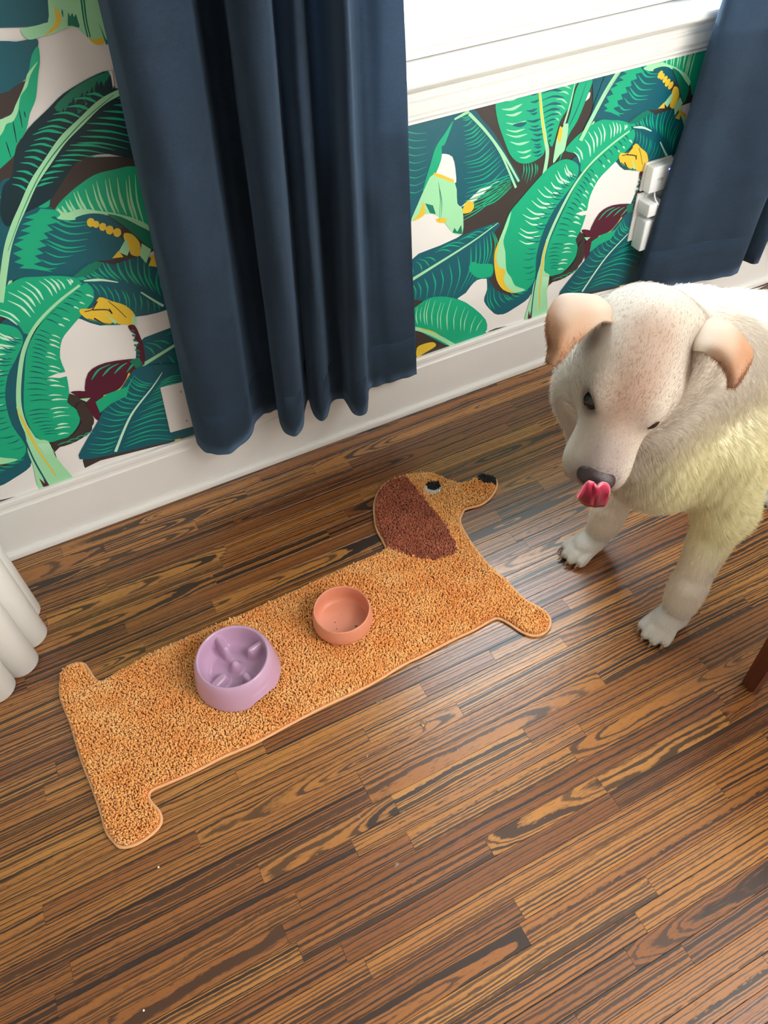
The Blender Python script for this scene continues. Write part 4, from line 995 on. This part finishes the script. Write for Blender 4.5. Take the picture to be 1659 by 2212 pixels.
# ears: folded flaps
def ear(rows, thick=.0045):
    """rows: list of rows of (u, v, depth) photo sight points, root to tip"""
    G = [[UD(*p) for p in r] for r in rows]; A = np.array([crom(np.array(r), 5) for r in G]); B = np.array([crom(A[:,i], 6) for i in range(A.shape[1])]).transpose(1,0,2)
    nr_, nc_ = B.shape[:2]; V = B.reshape(-1,3); Q = np.array([(j*nc_+i, j*nc_+i+1, (j+1)*nc_+i+1, (j+1)*nc_+i) for j in range(nr_-1) for i in range(nc_-1)])
    return V, Q
def finish_ear(V, Q, flip, nr_=31):
    if flip: Q = Q[:, ::-1]
    N_ = vnormals(V, Q); me = npmesh('ear', V, Q)
    nc__ = len(V)//nr_; fr_ = np.repeat(np.arange(nr_)/(nr_-1), nc__)[:,None]; fc_ = np.tile(np.arange(nc__)/(nc__-1), nr_)[:,None]
    k = sstep(.06,.62,fr_)*.8 + .55*sstep(.45,1.,fc_)*sstep(.1,.5,fr_); k = np.clip(k + .10*np.sin(fr_*17+fc_*9), 0, 1)
    rgb = np.array([.47,.36,.27])*(1-k) + np.array([.40,.20,.105])*k
    rgb = rgb*(1-.35*sstep(.86,1.,fr_)) ; c = np.concatenate([rgb, np.ones_like(k)], 1)
    at = me.attributes.new('coat', 'FLOAT_COLOR', 'POINT'); at.data.foreach_set('color', c.astype(np.float32).ravel())
    o = dpart(link('ear', me, M_SKIN, dog, True)); md = o.modifiers.new('thickness', 'SOLIDIFY'); md.thickness = .005; md.offset = 0; o['label'] = 'tan folded ear'
    return V, Q, N_, c[:, :3]
EARS = []
V, Q = ear([[(1328,702,1.040),(1320,668,1.042),(1292,643,1.056),(1256,637,1.072)],
            [(1300,695,1.002),(1278,668,0.992),(1240,645,1.007),(1212,640,1.042)],
            [(1262,722,0.987),(1235,700,0.970),(1205,675,0.987),(1188,672,1.027)],
            [(1236,748,0.984),(1214,735,0.972),(1193,715,0.984),(1183,712,1.012)],
            [(1217,770,0.987),(1205,765,0.982),(1195,752,0.987),(1188,745,1.002)],
            [(1200,786,0.994),(1193,787,0.992),(1186,785,0.994),(1182,778,1.000)]])
EARS.append(finish_ear(V, Q, False))
V, Q = ear([[(1488,760,1.042),(1496,735,1.044),(1516,703,1.058),(1542,686,1.078)],
            [(1518,762,1.007),(1535,742,1.002),(1560,715,1.017),(1582,705,1.047)],
            [(1545,775,0.997),(1568,760,0.987),(1592,740,1.002),(1608,735,1.032)],
            [(1566,798,0.997),(1585,785,0.987),(1606,768,0.997),(1624,762,1.017)],
            [(1572,818,1.002),(1588,812,0.995),(1604,798,1.000),(1616,785,1.012)],
            [(1574,834,1.010),(1580,836,1.008),(1590,828,1.008),(1600,815,1.012)]])
EARS.append(finish_ear(V, Q, False))

# eyes, nose, claws, tongue
me_ = mat('dark_brown_eye', (.006,.0035,.003), .22)
def hobj(name, c, r, m, seg=24):
    q = bmesh.new(); bmesh.ops.create_uvsphere(q, u_segments=seg, v_segments=seg//2, radius=1)
    p = hp(*c)
    for v in q.verts:
        w = p + hf*v.co.x*r[0] + hl*v.co.y*r[1] + hu*v.co.z*r[2]; v.co = Vector(w)
    return dpart(obj(name, q, m, dog, True))
for s in (-1, 1):
    e = hobj('eye', (.003, s*.0395, -.0150), (.0138,.0138,.0138) if s < 0 else (.0130,.0130,.0136), me_)
    q = bmesh.new(); P = []
    lid = mat('eyelid_rim', (.045,.03,.025), .6)
M_NOSE = mat('dark_pink_brown_nose', (.032,.018,.020), .32); N = NT(M_NOSE); tc = N('ShaderNodeTexCoord').outputs['Object']
N.bump(N('ShaderNodeTexVoronoi', {'Vector': tc, 'Scale': 900.}).outputs['Distance'], .5, .0006)
q = bmesh.new(); bmesh.ops.create_uvsphere(q, u_segments=32, v_segments=20, radius=1)
for v in q.verts:
    x, y, z = v.co; w = 1.15 - .25*max(0, -z); yy = y*.0235*w; zz = z*.0175; xx = x*.019
    for s in (-1, 1):
        d = math.hypot((yy-s*.011)/.005, (zz+.003)/.005); xx -= .006*math.exp(-d*d)*(x > 0)
    p = hp(.098+xx, yy, -.024+zz); v.co = Vector(p)
dpart(obj('nose', q, M_NOSE, dog, True))
clm = mat('horn_claw', (.20,.13,.09), .4)
for (a, b) in TIPS:
    q = bmesh.new(); a, b = np.array(a), np.array(b); mid = (a+b)/2 + np.array([0,0,.0035]); tube(q, [a-(b-a)*.5, a, mid, b], [.0035,.0036,.0028,.0008], 8); dpart(obj('claw', q, clm, dog, True))
# tongue curled up over the nose: grid between base line and lobed tip
tl = [(1245,1073),(1252,1062),(1260.5,1049.5),(1267,1041),(1274,1038),(1283,1042),(1290,1050.5),(1297,1043),(1304,1040.5),(1312,1045),(1316,1054),(1317.5,1066)]
tb = [(1247,1075),(1251,1078),(1255,1082),(1261,1087),(1267,1090),(1274,1092),(1280,1093),(1286,1093.5),(1292,1093),(1298,1092.5),(1304,1091),(1311,1078)]
A = []
NP_ = UD(1282,1060,1.0)
for j in range(9):
    s = j/8; row = []
    for i, (t_, b_) in enumerate(zip(tl, tb)):
        u = b_[0] + (t_[0]-b_[0])*s; v = b_[1] + (t_[1]-b_[1])*s; cx = (u-1283)/36
        dep = 1.036 - .034*math.sin(s*1.5) + .012*cx*cx - .006*math.exp(-(cx/.12)**2)*-1*(1) 
        row.append(UD(u, v, dep))
    A.append(np.array(row))
A = np.array([crom(r, 4) for r in A]); nr_, nc_ = A.shape[:2]
V = A.reshape(-1,3); Q = [(j*nc_+i, j*nc_+i+1, (j+1)*nc_+i+1, (j+1)*nc_+i) for j in range(nr_-1) for i in range(nc_-1)]
mt = mat('wet_tongue', (.42,.035,.075), .28); N = NT(mt); N.b.inputs['Subsurface Weight'].default_value = .15; N.b.inputs['Subsurface Radius'].default_value = (.01,.003,.002)
at_ = N('ShaderNodeAttribute', attribute_name='edge').outputs['Fac']; N.to(N.ramp(at_, [(0., (.17,.012,.030)), (.55, (.36,.014,.055)), (.82, (.55,.03,.09)), (1., (.85,.32,.36))]), 'Base Color')
me = npmesh('tongue', V, np.array(Q)); ev = []
for j in range(nr_):
    for i in range(nc_):
        s = j/(nr_-1); cx = abs(i/(nc_-1)*2-1); ev.append(max(s**3, cx**5*.9, .45*math.exp(-((i/(nc_-1)-.54)/.05)**2)))
at = me.attributes.new('edge', 'FLOAT', 'POINT'); at.data.foreach_set('value', np.array(ev, np.float32))
o = dpart(link('tongue', me, mt, dog, True)); md = o.modifiers.new('thickness', 'SOLIDIFY'); md.thickness = .0045; md.offset = 0; o['label'] = 'pink-red tongue curled up over the nose'

# fur: individual hairs following the lie of the coat
def sample(V, Q, n):
    T = np.concatenate([Q[:, [0,1,2]], Q[:, [0,2,3]]]); a = np.linalg.norm(np.cross(V[T[:,1]]-V[T[:,0]], V[T[:,2]]-V[T[:,0]]), axis=1)
    return T, a
def flow(P, N_):
    L = (P-EYE)@HB.T; d = np.tile(np.array([.85,.0,-.45]), (len(P),1))
    hd = sstep(.27,.17, np.linalg.norm(P-hp(-.03,0,-.02), axis=1))[:,None]
    d = d*(1-hd) + (-hf*1. + hl*np.sign(L[:,1])[:,None]*.25*0)*hd
    lg = sstep(.34,.24, P[:,2])[:,None]; d = d*(1-lg) + np.array([.12,0,-1.])*lg
    toe = sstep(.06,.03, P[:,2])[:,None]; d = d*(1-toe) + np.array([-1.,-.1,-.3])*toe
    nk = (sstep(.30,.20, np.linalg.norm(P-np.array([1.18,-.8,.6]), axis=1))[:,None])*(1-hd); d = d*(1-nk*.7) + np.array([.45,.05,-.9])*nk*.7
    d = d - N_*np.sum(d*N_, 1)[:,None]; return d/(np.linalg.norm(d, axis=1)[:,None]+1e-9)
def hairlen(P):
    hd = sstep(.22,.14, np.linalg.norm(P-hp(-.03,0,-.02), axis=1)); L = (P-EYE)@HB.T
    l = .017*(1-hd) + .0062*hd; mz = sstep(-.02,.04, L[:,0])*hd; l = l*(1-mz) + .0046*mz
    up = sstep(.45,.60, P[:,2])*sstep(1.25,1.4,P[:,0])*(1-hd); l += .013*up
    lg = sstep(.36,.22, P[:,2]); l = l*(1-lg) + .009*lg; t = sstep(.08,.04, P[:,2]); l = l*(1-t) + .0042*t
    for e in EYES: l = l*(.15+.85*sstep(.014,.030, np.linalg.norm(P-e, axis=1)))
    return l
def grow(P, N_, C_, ln, lift, mess, rad):
    n = len(P); d = flow(P, N_); K = 5
    clump = np.stack([np.sin(P@np.array([170,130,90.])+k*2.1)*np.sin(P@np.array([-120,150,110.])+k) for k in range(3)], 1)*.16
    D = d + N_*(.17 + (lift-.17)*np.clip((ln-.006)/.010, 0, 1))[:,None] + rng.normal(0, mess, (n,3)) + clump*np.clip((ln-.009)/.012, 0, 1)[:,None]; D /= np.linalg.norm(D, axis=1)[:,None]
    pts = np.zeros((n, K, 3)); ln = ln*rng.uniform(.65,1.25,n)
    for k in range(K):
        s = k/(K-1); bend = d*.35*s*s + np.array([0,0,-.18])*s*s
        pts[:,k] = P - N_*.001 + (D*s + bend*s)*ln[:,None]
    pts[:,:,2] = np.maximum(pts[:,:,2], .0006)
    return pts, C_
HP, HC = [], []
T, a = sample(DV, DQ, 0); cen = DV[T].mean(1); hl_ = hairlen(cen)
dens = a * (1/np.maximum(hl_, .004))**.85 
vis = ((CAM-cen)*DN[T[:,0]]).sum(1) > -.25; dens = dens*np.where(vis, 1, .25)
NHAIR = 300000
pick = rng.choice(len(T), NHAIR, p=dens/dens.sum()); w = rng.dirichlet((1,1,1), NHAIR)
P = (DV[T[pick]]*w[:,:,None]).sum(1); N_ = (DN[T[pick]]*w[:,:,None]).sum(1); N_ /= np.linalg.norm(N_, axis=1)[:,None]
ok = np.ones(len(P), bool)
L = (P-EYE)@HB.T; ok &= ~((L[:,0] > .092) & (np.abs(L[:,1]) < .026) & (L[:,2] > -.072) & (np.linalg.norm(P-EYE, axis=1) < .2))
for e in EYES: ok &= np.linalg.norm(P-e, axis=1) > .0125
P, N_ = P[ok], N_[ok]; ln = hairlen(P)
pts, c_ = grow(P, N_, None, ln, .30, .12, 1); HP.append(pts); HC.append(coat(P)*(rng.uniform(.86,1.12,len(P))*(1+.22*sstep(.40,.28,P[:,2])))[:,None])  # leg hairs lightened in colour to make up for their self-shading
for (V, Q, Nn, cc) in EARS:
    T, a = sample(V, Q, 0); n = 9000; pick = rng.choice(len(T), n, p=a/a.sum()); w = rng.dirichlet((1,1,1), n)
    P = (V[T[pick]]*w[:,:,None]).sum(1); N_ = (Nn[T[pick]]*w[:,:,None]).sum(1); N_ /= np.linalg.norm(N_, axis=1)[:,None]
    s = np.sign(((CAM-P)*N_).sum(1))[:,None]; N_ = N_*s; col = (cc[T[pick]]*w[:,:,None]).sum(1)
    d = np.tile(np.array([0,0,-1.]), (n,1)); pts = np.zeros((n,5,3)); D = d*.9 + N_*.30 + rng.normal(0,.14,(n,3)); l = .0065*rng.uniform(.6,1.3,n)
    P = P + N_*.0018
    for k in range(5): pts[:,k] = P + D*(k/4)*l[:,None]
    HP.append(pts); HC.append(col*rng.uniform(.9,1.1,n)[:,None])
HPa = np.concatenate(HP); HCa = np.clip(np.concatenate(HC), 0, .95)
hc = bpy.data.hair_curves.new('fur'); n = len(HPa)
hc.add_curves([5]*n)
hc.attributes['position'].data.foreach_set('vector', HPa.astype(np.float32).ravel())
ra = hc.attributes.new('radius', 'FLOAT', 'POINT'); ra.data.foreach_set('value', np.tile(np.array([.00016,.00015,.00012,.00008,.00002], np.float32)*1.25, n))
ca = hc.attributes.new('coat', 'FLOAT_COLOR', 'CURVE'); ca.data.foreach_set('color', np.concatenate([HCa, np.ones((n,1))], 1).astype(np.float32).ravel())
fm = mat('cream_fur', (.8,.75,.66), .55); N = NT(fm); a_ = N('ShaderNodeAttribute', attribute_name='coat'); N.to(a_.outputs['Color'], 'Base Color'); N.b.inputs['Specular IOR Level'].default_value = .3
tr = N('ShaderNodeBsdfTranslucent', {'Color': a_.outputs['Color']}); mx = N('ShaderNodeMixShader', {0: .35, 1: N.b.outputs[0], 2: tr.outputs[0]})
outn = [q_ for q_ in N.n if q_.type == 'OUTPUT_MATERIAL'][0]; N.t.links.new(mx.outputs[0], outn.inputs[0])
hc.materials.append(fm); fo = bpy.data.objects.new('fur', hc); COL.objects.link(fo); fo.parent = dog; dpart(fo); fo['kind'] = 'stuff'
